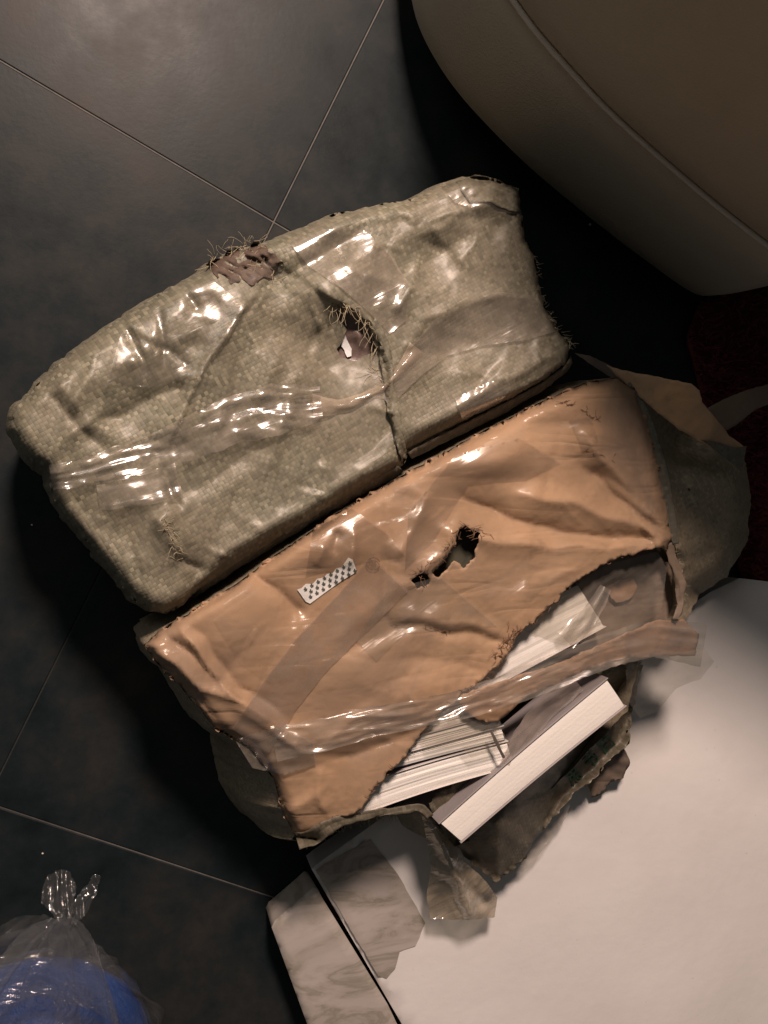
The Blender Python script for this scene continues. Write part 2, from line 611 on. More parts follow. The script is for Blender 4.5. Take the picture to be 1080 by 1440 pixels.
def m_pages():
    t = NT('page edges')
    uv = t.uv()
    st = t.n('ShaderNodeMapping', {'Vector': uv, 'Scale': (1.2, 240, 1)}).outputs[0]
    n = t.noise(st, 9, 4, 0.6)
    b = t.noise(t.pos(), 9, 4)
    c = t.mix(t.ramp(n, [(0.36, 0.0), (0.5, 1.0)]), (0.78, 0.75, 0.70), (0.87, 0.85, 0.81))
    c = t.mix(t.math('MULTIPLY', b, 0.3), c, (0.72, 0.68, 0.60))
    return t.done(t.bsdf(Base_Color=c, Roughness=0.75, Normal=t.bump(n, 0.0006)))


def m_white():
    t = NT('white foam board')
    p = t.pos()
    a = t.noise(p, 5, 5, 0.6, 0.4)
    b = t.noise(p, 28, 4)
    c = t.mix(t.ramp(a, [(0.35, 0.0), (0.7, 1.0)]), (0.72, 0.70, 0.685), (0.78, 0.765, 0.75))
    sp = t.ramp(t.noise(p, 150, 2), [(0.73, 0.0), (0.77, 1.0)])
    c = t.mix(t.math('MULTIPLY', sp, 0.35), c, (0.4, 0.35, 0.3))
    return t.done(t.bsdf(Base_Color=c, Roughness=0.62, Normal=t.bump(b, 0.002, 0.4)))


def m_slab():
    t = NT('mottled pale slab')
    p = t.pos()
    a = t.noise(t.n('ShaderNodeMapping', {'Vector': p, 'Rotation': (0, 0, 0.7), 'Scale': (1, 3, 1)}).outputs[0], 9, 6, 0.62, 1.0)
    c = t.ramp(a, [(0.38, (0.44, 0.40, 0.37)), (0.50, (0.37, 0.335, 0.295)), (0.57, (0.27, 0.245, 0.205)), (0.66, (0.38, 0.345, 0.31))])  # pale tone broken by darker streaks of noise
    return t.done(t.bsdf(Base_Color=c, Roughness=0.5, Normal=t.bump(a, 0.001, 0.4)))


def m_leather():
    t = NT('beige leather')
    p = t.pos()
    v = t.n('ShaderNodeTexVoronoi', {'Vector': p, 'Scale': 420.0}).outputs[0]
    a = t.noise(p, 4, 5)
    b = t.noise(p, 30, 4)
    c = t.mix(a, (0.50, 0.44, 0.345), (0.60, 0.525, 0.415))
    c = t.mix(t.math('MULTIPLY', b, 0.25), c, (0.36, 0.30, 0.22))
    return t.done(t.bsdf(Base_Color=c, Roughness=0.48, Specular_IOR_Level=0.35, Normal=t.bump(t.math('ADD', v, b), 0.0006, 0.6)))


M_TILE = m_tile()
def m_grout():
    t = NT('grout')
    p = t.pos()
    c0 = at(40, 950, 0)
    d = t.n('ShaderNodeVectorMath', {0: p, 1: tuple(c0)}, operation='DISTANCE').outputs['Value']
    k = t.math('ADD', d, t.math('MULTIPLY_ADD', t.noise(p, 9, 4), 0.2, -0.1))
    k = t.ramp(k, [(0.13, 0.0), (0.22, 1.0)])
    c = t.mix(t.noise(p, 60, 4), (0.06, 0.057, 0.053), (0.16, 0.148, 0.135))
    c = t.mix(k, (0.016, 0.016, 0.015), c)   # shade beside the parcels painted into the joint colour
    return t.done(t.bsdf(Base_Color=c, Roughness=0.85, Normal=t.bump(t.noise(p, 300, 3), 0.0006)))


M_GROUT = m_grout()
M_SACK = m_woven('olive woven sack', (0.385, 0.362, 0.262), (0.098, 0.100, 0.070), (0.160, 0.144, 0.108))
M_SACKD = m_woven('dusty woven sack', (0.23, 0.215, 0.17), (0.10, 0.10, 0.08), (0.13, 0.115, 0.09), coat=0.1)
M_SACKL = m_woven('lightened woven sack', (0.44, 0.385, 0.28), (0.22, 0.195, 0.14), (0.22, 0.19, 0.14), coat=0.1)  # sack tone raised to offset shade on its sides and open end
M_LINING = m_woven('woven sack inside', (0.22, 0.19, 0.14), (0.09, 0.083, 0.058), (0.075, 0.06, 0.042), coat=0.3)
M_KRAFT = m_kraft('brown wrapping paper', (0.385, 0.252, 0.155))
M_KRAFT2 = m_kraft('brown paper scrap', (0.34, 0.215, 0.135), 0.1, False)
M_KRAFTG = m_kraft('dusty brown paper', (0.21, 0.16, 0.12), 0.2, False)
M_FILM = m_film('clear tape', 0.05, rough=0.27, bs=0.002, scale=22, gl=2.8)
M_FILMC = m_film('crinkled clear film', 0.24, rough=0.23, bs=0.0018, scale=24, gl=3.2, milkcol=(0.60, 0.53, 0.45))
M_FILMM = m_film('dull brown tape', 0.62, (0.92, 0.88, 0.83), 0.3, 0.001, 30, 0.7, (0.30, 0.235, 0.185))
M_FILMG = m_film('dusty clear film', 0.22, (0.94, 0.93, 0.9), 0.25, 0.002, 25, 0.8, (0.42, 0.38, 0.33))
M_FILMW = m_film('thin clear bag film', 0.05, (0.97, 0.97, 0.98), 0.09, 0.006, 30, 2.0, (0.6, 0.6, 0.6))
M_THREAD = m_plain('plastic thread', (0.42, 0.36, 0.24), 0.5, 0.4, 200, 0.0)
M_THREADB = m_plain('brown paper fibre', (0.20, 0.105, 0.06), 0.8, 0.4, 200, 0.0)
M_INK = m_plain('brown ink', (0.16, 0.085, 0.045), 0.6, 0.2)
M_GREEN = m_plain('green print', (0.014, 0.090, 0.052), 0.6, 0.6, 120)
M_LABEL = m_plain('white label tape', (0.80, 0.80, 0.80), 0.4, 0.04, 50)
M_MOTIF = m_plain('dark grey print', (0.075, 0.085, 0.075), 0.5, 0.2)
M_PAGES = m_pages()
M_PAGESW = m_plain('clean cream page edges', (0.84, 0.81, 0.76), 0.7, 0.03, 30)
M_COVER = m_plain('grey lilac book cover', (0.27, 0.245, 0.245), 0.4, 0.08)
M_COVERW = m_plain('pale book cover', (0.62, 0.58, 0.56), 0.4, 0.05)
M_COVERB = m_plain('navy book cover', (0.030, 0.022, 0.10), 0.35, 0.15)
M_COVERD = m_plain('charcoal book cover', (0.055, 0.055, 0.06), 0.4, 0.15)
M_WHITE = m_white()
M_SLAB = m_slab()  # also the mottled tape along the carton edge
M_LEATHER = m_leather()
M_PIPING = m_plain('pale piping', (0.66, 0.60, 0.52), 0.45, 0.08)
M_FOOT = m_plain('dark wood', (0.03, 0.02, 0.015), 0.5)
M_RUG = m_plain('dark red pile', (0.13, 0.018, 0.026), 0.9, 0.5, 60)
M_BLUE = m_plain('blue cloth', (0.003, 0.040, 0.19), 0.6, 0.35, 25, 0.002)
M_CRUMB = m_plain('pale crumb', (0.6, 0.55, 0.45), 0.8)
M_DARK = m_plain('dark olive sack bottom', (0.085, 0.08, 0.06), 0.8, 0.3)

# ---------------------------------------------------------------- floor of square tiles
i0 = at(385, 312, 0)
d0 = at(415, 330, 0) - at(0, 85, 0)
yaw = math.atan2(d0[1], d0[0])
T, GAP, TH = 0.80, 0.0017, 0.010
S = 6.0
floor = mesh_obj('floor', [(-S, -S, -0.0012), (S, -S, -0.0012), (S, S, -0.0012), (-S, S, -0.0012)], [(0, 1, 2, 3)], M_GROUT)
floor['kind'] = 'structure'
h = (T - GAP) / 2
b = 0.0012
tv, tf = [], []
for (e, z) in ((h, -0.0012 - 0.0005), (h, -b * 0.8), (h - b, 0.0)):
    tv += [(-e, -e, z), (e, -e, z), (e, e, z), (-e, e, z)]
for r in (0, 1):
    for k in range(4):
        tf.append((r * 4 + k, r * 4 + (k + 1) % 4, r * 4 + 4 + (k + 1) % 4, r * 4 + 4 + k))
tf.append((8, 9, 10, 11))
tile0 = None
for i in range(-3, 3):
    for j in range(-3, 3):
        if tile0 is None:
            tile0 = ob = mesh_obj('tile', tv, tf, M_TILE, floor, smooth=False)
        else:
            ob = tile0.copy()
            COL.objects.link(ob)
            ob.parent = floor
        lx, ly = (i + 0.5) * T, (j + 0.5) * T
        ob.location = (i0[0] + lx * math.cos(yaw) - ly * math.sin(yaw), i0[1] + lx * math.sin(yaw) + ly * math.cos(yaw), 0)
        ob.rotation_euler = (0, 0, yaw)


# ---------------------------------------------------------------- sofa and rug
def open_curve(pts, n, it=3):
    p = [tuple(q) for q in pts]
    for _ in range(it):
        q = [p[0]]
        for a, c in zip(p[:-1], p[1:]):
            q += [tuple(a[i] * .75 + c[i] * .25 for i in range(2)), tuple(a[i] * .25 + c[i] * .75 for i in range(2))]
        p = q + [p[-1]]
    p = np.array(p)
    s = np.concatenate([[0], np.cumsum(np.hypot(*np.diff(p, axis=0).T))])
    t = np.linspace(0, s[-1], n)
    return np.stack([np.interp(t, s, p[:, 0]), np.interp(t, s, p[:, 1])], -1)


SZ = 0.055
bp = [(560, -330), (562, -150), (572, 0), (592, 65), (640, 140), (740, 243), (860, 338), (940, 397), (975, 419), (1000, 417), (1080, 400), (1240, 362), (1420, 318)]
bw = at([p[0] for p in bp], [p[1] for p in bp], SZ)[:, :2]
N = 150
bc = open_curve(bw, N)
tt = np.gradient(bc, axis=0)
tt /= np.linalg.norm(tt, axis=1, keepdims=True)
nn = np.stack([tt[:, 1], -tt[:, 0]], -1)
cen = np.array([1.25, 0.95])
if np.sum(nn[N // 2] * (bc[N // 2] - cen)) < 0:
    nn = -nn
sofa = empty('leather_sofa', (cen[0], cen[1], 0), 'beige leather sofa with pale piping and rounded corner above dark tiles', 'sofa')


def wall(name, prof, mat, cap_bottom=False, cap_top=False):
    V, UV, Fc = [], [], []
    s = np.concatenate([[0], np.cumsum(np.hypot(*np.diff(bc, axis=0).T))])
    for off, z in prof:
        wv = 0.004 * fbm(s * 4, s * 0 + z * 6, 17, 3)
        o = off + wv
        V.append(np.stack([bc[:, 0] + nn[:, 0] * o, bc[:, 1] + nn[:, 1] * o, np.full(N, z)], -1))
        UV.append(np.stack([s, np.full(N, z)], -1))
    m = len(prof)
    V, UV = np.concatenate(V), np.concatenate(UV)
    for j in range(m - 1):
        for i in range(N - 1):
            Fc.append((j * N + i, j * N + i + 1, (j + 1) * N + i + 1, (j + 1) * N + i))
    V = list(map(tuple, V))
    UV = list(map(tuple, UV))
    for flag, row in ((cap_bottom, 0), (cap_top, m - 1)):
        if flag:
            zc = prof[row][1]
            k = len(V)
            V.append((cen[0] + .3, cen[1] + .3, zc))
            UV.append((0, 0))
            for i in range(N - 1):
                Fc.append((row * N + i, row * N + i + 1, k))
    return mesh_obj(name, V, Fc, mat, sofa, UV)


PZ = 0.252
wall('side_panel', [(-0.03, SZ), (-0.006, SZ + 0.002), (0.0, SZ + 0.010), (0.004, 0.10), (0.006, 0.16), (0.004, 0.22), (-0.001, 0.244), (-0.006, PZ - 0.001)], M_LEATHER, cap_bottom=True)
wall('upper_panel', [(-0.006, PZ + 0.001), (0.0, PZ + 0.008), (0.006, 0.29), (0.010, 0.36), (0.010, 0.50), (0.008, 0.58), (0.002, 0.66), (-0.02, 0.71), (-0.09, 0.73), (-0.25, 0.73)], M_LEATHER, cap_top=True)
s_ = np.concatenate([[0], np.cumsum(np.hypot(*np.diff(bc, axis=0).T))])
pv, pf = [], []
for i in range(N):
    c0 = np.array([bc[i, 0] - nn[i, 0] * 0.0005, bc[i, 1] - nn[i, 1] * 0.0005, PZ])
    wv = 0.004 * float(fbm(np.array(s_[i] * 4), np.array(PZ * 6), 17, 3))
    for k in range(8):
        a = k / 8 * 2 * math.pi
        pv.append((c0[0] + nn[i, 0] * (wv + 0.0036 * math.cos(a)), c0[1] + nn[i, 1] * (wv + 0.0036 * math.cos(a)), PZ + 0.0036 * math.sin(a)))
    if i:
        for k in range(8):
            pf.append(((i - 1) * 8 + k, i * 8 + k, i * 8 + (k + 1) % 8, (i - 1) * 8 + (k + 1) % 8))
mesh_obj('piping', pv, pf, M_PIPING, sofa)
for (qx, qy) in ((0.60, 0.62), (1.05, 0.36), (1.25, 0.95)):
    fv, ff = [], []
    for (r, z) in ((0.022, 0.0), (0.026, 0.004), (0.032, SZ)):
        fv += [(qx + r * math.cos(k * .5236), qy + r * math.sin(k * .5236), z) for k in range(12)]
    for j in (0, 1):
        ff += [(j * 12 + k, j * 12 + (k + 1) % 12, j * 12 + 12 + (k + 1) % 12, j * 12 + 12 + k) for k in range(12)]
    ff.append(tuple(range(11, -1, -1)))
    mesh_obj('foot', fv, ff, M_FOOT, sofa)

rug_px = [(985, 425), (968, 470), (980, 530), (1000, 600), (1030, 680), (1035, 760), (1045, 815), (1300, 850), (1400, 500), (1250, 380), (1080, 400)]
rc = at(1130, 620, 0)
rug = empty('shaggy_rug', (rc[0], rc[1], 0), 'dark red shaggy rug lying beside the sofa on the dark floor', 'rug')
zr = lambda x, y: 0.008 + 0.006 * fbm(x / 30, y / 30, 5)
sheet('rug_backing', rug_px, zr, M_RUG, rug, 16, jag=4, thick=0.006)
rr = random.Random(11)
V, Fc = [], []
xs = np.array([p[0] for p in rug_px])
cand = np.random.RandomState(2).uniform((960, 380), (1200, 860), (5200, 2))
cand = cand[inside(cand[:, 0], cand[:, 1], rug_px)]
cw = at(cand[:, 0], cand[:, 1], 0.009)
for p in cw:
    a = rr.uniform(0, 6.28)
    ln = rr.uniform(0.018, 0.04)
    d = np.array([math.cos(a), math.sin(a), 0])
    sd = np.array([-d[1], d[0], 0]) * rr.uniform(0.0008, 0.0018)
    lean = rr.uniform(0.1, 0.9)
    m1 = p + d * ln * lean * 0.4 + np.array([0, 0, ln * 0.6])
    m2 = p + d * ln * lean + np.array([0, 0, ln * (1 - lean * 0.45)])
    k = len(V)
    V += [p - sd, p + sd, m1 + sd * .8, m1 - sd * .8, m2]
    Fc += [(k, k + 1, k + 2, k + 3), (k + 3, k + 2, k + 4)]
mesh_obj('pile', V, Fc, M_RUG, rug, smooth=False)['kind'] = 'stuff'

# ---------------------------------------------------------------- white carton and slab
zw_out = [(438, 1222), (450, 1212), (600, 1105), (800, 965), (1000, 832), (1040, 813), (1090, 819), (1300, 900), (1420, 1500), (640, 1560), (600, 1500)]
WZ = 0.050


def z_white(x, y):
    d, _, _ = seg_dist(x, y, zw_out + [zw_out[0]])
    r = np.clip(d / 9, 0, 1)
    return WZ - 0.007 * (1 - r) ** 2 + 0.0015 * fbm(x / 160, y / 160, 3, 3) - 0.012 * np.exp(-((x - 930) / 130) ** 2 - ((y - 985) / 90) ** 2)


c_ = at(800, 1250, 0)
carton = empty('white_carton', (c_[0], c_[1], 0), 'large smooth white carton under the torn brown parcel, lit bright', 'carton')
_, lp = sheet('lid', zw_out, z_white, M_WHITE, carton, 12)
skirt('carton_wall', lp, M_WHITE, carton, 0.002, lambda n, p: -0.002, 0.0, 5, rough=0.0)

sheet('mottled_tape', [(444, 1224), (462, 1212), (520, 1180), (560, 1230), (598, 1298), (590, 1318), (584, 1330), (562, 1338), (556, 1362), (544, 1376), (532, 1372)],
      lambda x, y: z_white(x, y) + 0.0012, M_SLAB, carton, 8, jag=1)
sl_out = [(382, 1304), (386, 1295), (440, 1248), (446, 1249), (454, 1264), (545, 1412), (568, 1460), (592, 1530), (470, 1540), (432, 1440)]


def z_slab(x, y):
    d, _, _ = seg_dist(x, y, sl_out + [sl_out[0]])
    return 0.060 - 0.006 * (1 - np.clip(d / 7, 0, 1)) ** 2 + 0.0012 * fbm(x / 60, y / 60, 9)


c_ = at(480, 1400, 0)
slab = empty('foam_slab', (c_[0], c_[1], 0), 'narrow mottled pale slab beside the carton, across a black gap', 'slab')
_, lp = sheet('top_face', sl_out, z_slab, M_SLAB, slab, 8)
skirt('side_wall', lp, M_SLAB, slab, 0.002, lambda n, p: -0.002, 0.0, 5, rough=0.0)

# ---------------------------------------------------------------- woven sack package
W_OUT = [(15, 602), (22, 575), (60, 535), (110, 490), (180, 440), (250, 400), (285, 382), (302, 368), (330, 352), (368, 342), (410, 325), (470, 302), (530, 288),
         (580, 281), (610, 263), (650, 248), (692, 252), (730, 266), (733, 300), (738, 338), (752, 360), (757, 400), (766, 432), (785, 465), (803, 487), (795, 512),
         (765, 535), (720, 560), (660, 590), (610, 615), (574, 634), (566, 655), (545, 668), (480, 705), (400, 752), (330, 795), (275, 832), (258, 850), (235, 862),
         (210, 861), (185, 840), (130, 770), (90, 725), (76, 700), (64, 660), (45, 650), (28, 630)]
W_OPS = [
    ('f', [(60, 540), (100, 585), (145, 638)], -0.006, 8), ('f', [(75, 530), (115, 575), (160, 625)], 0.006, 16),
    ('f', [(366, 400), (335, 455), (300, 505), (270, 560), (240, 625)], 0.018, 26),
    ('r', [(240, 625), (270, 560), (300, 505), (335, 455), (366, 400)], -0.006, 14),
    ('b', ((210, 490), (70, 34), -35), 0.011, 0), ('f', [(125, 592), (170, 590), (220, 560), (275, 545)], -0.009, 16),
    ('f', [(225, 430), (232, 480), (230, 520)], -0.005, 5), ('f', [(190, 470), (240, 490), (275, 515)], -0.004, 7), ('f', [(245, 400), (280, 440)], -0.005, 6),
    ('f', [(225, 650), (242, 690), (262, 722)], -0.006, 7), ('f', [(215, 720), (245, 765), (250, 800)], 0.008, 12), ('f', [(240, 780), (280, 800), (258, 830)], -0.012, 12),
    ('b', ((478, 492), (60, 46), 20), -0.014, 0), ('b', ((400, 470), (60, 26), 30), -0.009, 0),
    ('l', [(430, 395), (475, 425), (512, 452), (536, 490), (546, 540), (552, 585), (566, 650)], 0.009, 26),
    ('f', [(552, 540), (556, 590), (568, 650)], -0.006, 6),
    ('b', ((455, 400), (60, 28), 30), 0.010, 0), ('b', ((510, 375), (34, 34), 0), 0.008, 0),
    ('f', [(560, 296), (578, 318), (600, 345), (640, 352)], -0.004, 22), ('b', ((612, 372), (50, 34), 20), -0.006, 0),
    ('f', [(572, 286), (582, 326), (620, 318), (655, 296), (705, 284)], 0.006, 16), ('f', [(592, 365), (578, 405), (558, 440)], 0.009, 10),
    ('f', [(640, 372), (665, 345), (670, 310)], 0.006, 16), ('f', [(700, 268), (728, 292)], -0.006, 8),
    ('f', [(545, 520), (600, 450), (650, 425), (745, 412)], 0.006, 14), ('b', ((650, 480), (80, 30), -15), -0.010, 0),
    ('f', [(800, 488), (760, 505), (715, 530), (690, 545)], 0.008, 18), ('f', [(695, 545), (640, 575), (575, 612)], 0.006, 12),
    ('f', [(285, 792), (400, 728), (480, 688), (560, 645)], 0.007, 12), ('f', [(300, 352), (370, 372), (420, 420)], -0.007, 10),
    ('f', [(365, 400), (395, 380), (440, 400)], -0.006, 10), ('b', ((340, 375), (40, 20), -20), -0.008, 0), ('f', [(455, 460), (430, 500), (470, 530)], -0.005, 10),
    ('f', [(120, 740), (200, 700), (260, 660)], 0.004, 20), ('b', ((140, 730), (60, 40), 30), -0.010, 0),
]


def z_woven(x, y):
    x, y = np.asarray(x, float), np.asarray(y, float)
    d, _, _ = seg_dist(x, y, W_OUT + [W_OUT[0]])
    r = np.clip(d / np.interp(x, [0, 620, 740], [26, 22, 7]), 0, 1)
    base = 0.163 + 0.037 * np.sqrt(np.clip(1 - (1 - r) ** 2.2, 0, 1))
    base = base + 0.005 * fbm(x / 140, y / 140, 21, 3)
    k = np.clip(d / 25, 0.15, 1)
    return base + k * (0.95 * creases(x, y, W_OPS) + 0.010 * crumple(x, y, 80, 5) + folds(x, y, 503, 34, (20, 260, 790, 850), 90, 30, 0.0085, 130) + folds(x, y, 504, 90, (20, 260, 790, 850), 38, 12, 0.0036) + 0.0006 * fbm(x / 7, y / 7, 8))


c_ = at(400, 560, 0)
wpk = empty('woven_parcel', (c_[0], c_[1], 0), 'olive woven plastic sack parcel bound with clear tape, torn hole in its top', 'parcel')
W_HOLE = [(470, 440), (482, 430), (497, 432), (512, 448), (525, 468), (531, 488), (524, 497), (510, 500), (497, 508), (480, 503), (474, 492), (482, 478), (488, 462), (480, 452)]
_, lpw = sheet('sack', W_OUT, z_woven, M_SACK, wpk, 4.2, [W_HOLE], jag=2.2)
skirt('sack_side', lpw, M_SACK, wpk, 0.003, lambda n, p: (-0.012 if n[1] < -0.2 else -0.004) + 0.022 * max(0, -n[0] - 0.4), 0.010)
z_in = lambda x, y: z_woven(x, y) - 0.006 + 0.006 * crumple(x, y, 20, 3)
sheet('inner_wrap', [(440, 425), (500, 415), (555, 470), (550, 520), (480, 530), (435, 480)], z_in, m_plain('dull purple brown wrap', (0.16, 0.115, 0.10), 0.35, 0.4, 60), wpk, 5)
sheet('white_scrap', [(479, 476), (486, 472), (490, 482), (495, 490), (494, 500), (488, 502), (484, 492), (480, 486)], lambda x, y: z_woven(x, y) - 0.004, M_LABEL, wpk, 3, jag=1)
sheet('torn_flap', [(528, 446), (540, 462), (551, 500), (556, 545), (566, 600), (574, 640), (567, 655), (556, 620), (545, 575), (538, 530), (532, 490), (520, 462)],
      lambda x, y: z_woven(x, y) + 0.006 + 0.003 * crumple(x, y, 14, 4), M_SACK, wpk, 4, jag=2.5, thick=0.0006)
sheet('lower_hem', [(285, 800), (340, 768), (420, 722), (500, 684), (558, 655), (566, 662), (548, 676), (480, 712), (400, 760), (330, 803), (280, 838), (262, 856), (250, 850), (268, 822)],
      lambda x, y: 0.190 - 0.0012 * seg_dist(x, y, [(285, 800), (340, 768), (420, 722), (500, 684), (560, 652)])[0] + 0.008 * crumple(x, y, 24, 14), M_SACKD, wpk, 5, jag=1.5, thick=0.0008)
sheet('right_hem', [(574, 636), (620, 612), (700, 572), (760, 540), (795, 515), (803, 500), (806, 512), (795, 525), (760, 552), (700, 586), (620, 625), (580, 645)],
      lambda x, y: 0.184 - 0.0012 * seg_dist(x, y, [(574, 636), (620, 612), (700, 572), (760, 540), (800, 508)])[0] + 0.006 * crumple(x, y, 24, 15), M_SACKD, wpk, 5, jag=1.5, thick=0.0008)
thr = fray([(295, 372), (325, 352), (352, 345), (372, 345)], z_woven, 46, 24, 7, 3, 0.010) + fray([(345, 372), (380, 380), (400, 392)], z_woven, 22, 20, 10, 4, 0.004)
thr += fray([(470, 430), (500, 432), (525, 465), (535, 500)], z_woven, 46, 30, 4, 5, 0.003, 70) + fray([(520, 520), (545, 540), (550, 560)], z_woven, 30, 22, 6, 6)
thr += fray([(790, 470), (803, 487)], z_woven, 18, 16, 4, 8, 0.004, 20) + fray([(752, 360), (757, 400), (766, 432), (785, 465)], z_woven, 40, 9, 2, 9, 0.002, 0)
thr += fray([(230, 730), (245, 770), (255, 785)], z_woven, 40, 14, 6, 10)
tubes('frayed_threads', thr, 0.00036, M_THREAD, wpk, 'stuff')
sheet('torn_edge', [(292, 372), (308, 360), (335, 350), (370, 340), (376, 352), (395, 372), (380, 392), (355, 400), (340, 392), (325, 395), (305, 385)],
      lambda x, y: z_woven(x, y) + 0.002 + 0.016 * crumple(x, y, 11, 6), m_plain('frayed brown wrap', (0.085, 0.058, 0.042), 0.8, 0.7, 140), wpk, 2.6, jag=7)

strip('clear_tape', [(72, 672), (135, 660), (200, 642), (265, 618), (330, 590), (395, 574), (452, 568)], [34, 44, 50, 60, 66, 70, 46], z_woven, M_FILMC, wpk, 0.004, 0.010, 16, 21, 4, 3, 4.0)
strip('tape_flap', [(138, 700), (190, 692), (252, 676)], [36, 42, 50], z_woven, M_FILMC, wpk, 0.003, 0.005, 14, 13, 8, 3)
strip('tape_cord', [(440, 574), (480, 572), (512, 560), (540, 546), (562, 524), (588, 490)], [40, 20, 15, 14, 16, 30], z_woven, m_film('twisted tape', 0.6, milkcol=(0.48, 0.40, 0.31)), wpk, 0.006, 0.004, 12, 9, 3, 3, 1.0, 0, -0.006)
sheet('film_sheet', [(548, 540), (575, 490), (610, 450), (650, 425), (700, 410), (755, 416), (768, 440), (785, 465), (740, 478), (680, 486), (630, 500), (590, 530), (560, 560)],
      lambda x, y: z_woven(x, y) + 0.004 + 0.005 * crumple(x, y, 30, 12), M_FILMC, wpk, 5)
sheet('film_patch', [(170, 470), (245, 415), (300, 395), (345, 430), (320, 480), (280, 530), (215, 545), (150, 540)],
      lambda x, y: z_woven(x, y) + 0.003 + 0.006 * crumple(x*.6+y*.5, y*.6-x*.4, 30, 22) * 1.5, M_FILM, wpk, 4)
sheet('film_patch', [(410, 345), (455, 322), (505, 318), (545, 350), (575, 400), (572, 450), (548, 470), (520, 440), (480, 405), (435, 375)],
      lambda x, y: z_woven(x, y) + 0.003 + 0.007 * crumple(x*.6+y*.5, y*.6-x*.4, 34, 31) * 1.5, M_FILMC, wpk, 4)
sheet('film_patch', [(620, 262), (660, 250), (728, 268), (733, 300), (690, 300), (640, 285)], lambda x, y: z_woven(x, y) + 0.003 + 0.005 * crumple(x, y, 20, 33), M_FILM, wpk, 4)
sheet('film_patch', [(640, 560), (690, 535), (720, 545), (700, 570), (650, 590)], lambda x, y: z_woven(x, y) + 0.003 + 0.004 * crumple(x, y, 14, 35), M_FILMC, wpk, 4)

sheet('corner_flap', [(640, 256), (668, 246), (695, 250), (729, 267), (731, 298), (714, 296), (690, 284), (662, 286)], lambda x, y: z_woven(x, y) + 0.0012 + 0.00005 * np.clip(np.asarray(x) - 650, 0, 90) + 0.006 * crumple(x, y, 24, 37), M_SACK, wpk, 4, jag=1.2, thick=0.0005)

WW = [(50, 570), (120, 510), (250, 425), (330, 385), (430, 345), (540, 305), (640, 275), (715, 290), (735, 380), (770, 470), (740, 530), (580, 610), (480, 680), (330, 770), (250, 820), (190, 800), (100, 690)]
sheet('clear_wrap', WW, lambda x, y: z_woven(x, y) + 0.0045 + folds(x, y, 508, 60, (50, 280, 770, 820), 70, 18, 0.0042, -35) + 0.002 * crumple(x, y, 60, 142), m_film('clear outer wrap', 0.045, (0.985, 0.98, 0.965), rough=0.3, bs=0.0012, scale=18, gl=0.16), wpk, 5, [W_HOLE], jag=1)

# ---------------------------------------------------------------- brown paper parcel
P_OUT = [(203, 906), (225, 886), (262, 864), (330, 822), (400, 772), (470, 724), (545, 680), (600, 650), (680, 606), (760, 566), (820, 540), (866, 530), (892, 548),
         (910, 592), (925, 650), (938, 712), (946, 760), (938, 772), (905, 774), (870, 786), (835, 802), (805, 822), (785, 843), (760, 866), (735, 886), (722, 900), (716, 918),
         (700, 938), (680, 955), (650, 975), (628, 998), (606, 1018), (590, 1034), (574, 1058), (548, 1086), (528, 1108), (512, 1136), (496, 1148), (470, 1152),
         (445, 1180), (415, 1176), (398, 1142), (384, 1096), (352, 1052), (300, 1022), (255, 966), (222, 934)]
P_OPS = [
    ('f', [(946, 764), (860, 756), (790, 748), (720, 728), (640, 690)], -0.016, 15), ('f', [(940, 762), (860, 770), (780, 768), (700, 760), (620, 745)], 0.010, 18),
    ('f', [(938, 752), (905, 735), (875, 710), (845, 680), (815, 655)], -0.013, 9), ('f', [(930, 745), (890, 700), (850, 650), (820, 600)], 0.008, 18),
    ('f', [(930, 758), (870, 732), (800, 705), (720, 690)], 0.009, 16),
    ('f', [(255, 880), (290, 935), (330, 975), (396, 1032)], 0.011, 10), ('f', [(265, 872), (300, 920), (345, 965), (400, 1010)], -0.006, 10),
    ('f', [(212, 908), (280, 965), (345, 985)], 0.007, 8), ('f', [(225, 925), (270, 975), (310, 1018)], -0.008, 7), ('f', [(230, 890), (300, 950), (350, 975)], -0.006, 7),
    ('f', [(352, 800), (392, 832), (430, 868)], -0.010, 12), ('f', [(352, 798), (300, 848), (250, 880)], 0.004, 30), ('b', ((340, 880), (60, 40), -30), 0.006, 0),
    ('f', [(545, 770), (543, 830), (545, 890)], -0.004, 6), ('f', [(545, 880), (600, 882), (650, 890), (720, 908)], -0.006, 6), ('f', [(560, 870), (640, 875), (700, 890)], 0.006, 14),
    ('b', ((690, 650), (70, 30), -15), 0.012, 0), ('b', ((480, 760), (60, 34), -30), 0.008, 0), ('b', ((820, 600), (40, 40), 0), 0.006, 0),
    ('f', [(600, 690), (580, 740), (560, 790)], 0.008, 16), ('f', [(640, 745), (615, 780), (585, 812)], 0.009, 14), ('b', ((500, 950), (90, 50), 10), 0.007, 0),
    ('f', [(620, 1010), (560, 1040), (500, 1060), (440, 1060)], -0.005, 10), ('f', [(455, 1075), (450, 1120), (462, 1150)], 0.006, 10), ('f', [(500, 960), (560, 980), (650, 960)], 0.003, 24),
    ('f', [(560, 920), (640, 930), (690, 950)], -0.004, 16), ('f', [(330, 990), (380, 1030), (430, 1060)], 0.006, 10), ('b', ((800, 810), (80, 24), -25), 0.006, 0),
    ('f', [(500, 740), (495, 770), (490, 800)], 0.005, 6), ('f', [(475, 745), (465, 780)], -0.004, 6), ('f', [(455, 765), (440, 800)], 0.005, 8),
]
PC = P_OUT + [P_OUT[0]]
P_RIM = P_OUT[-8:] + P_OUT[:18]


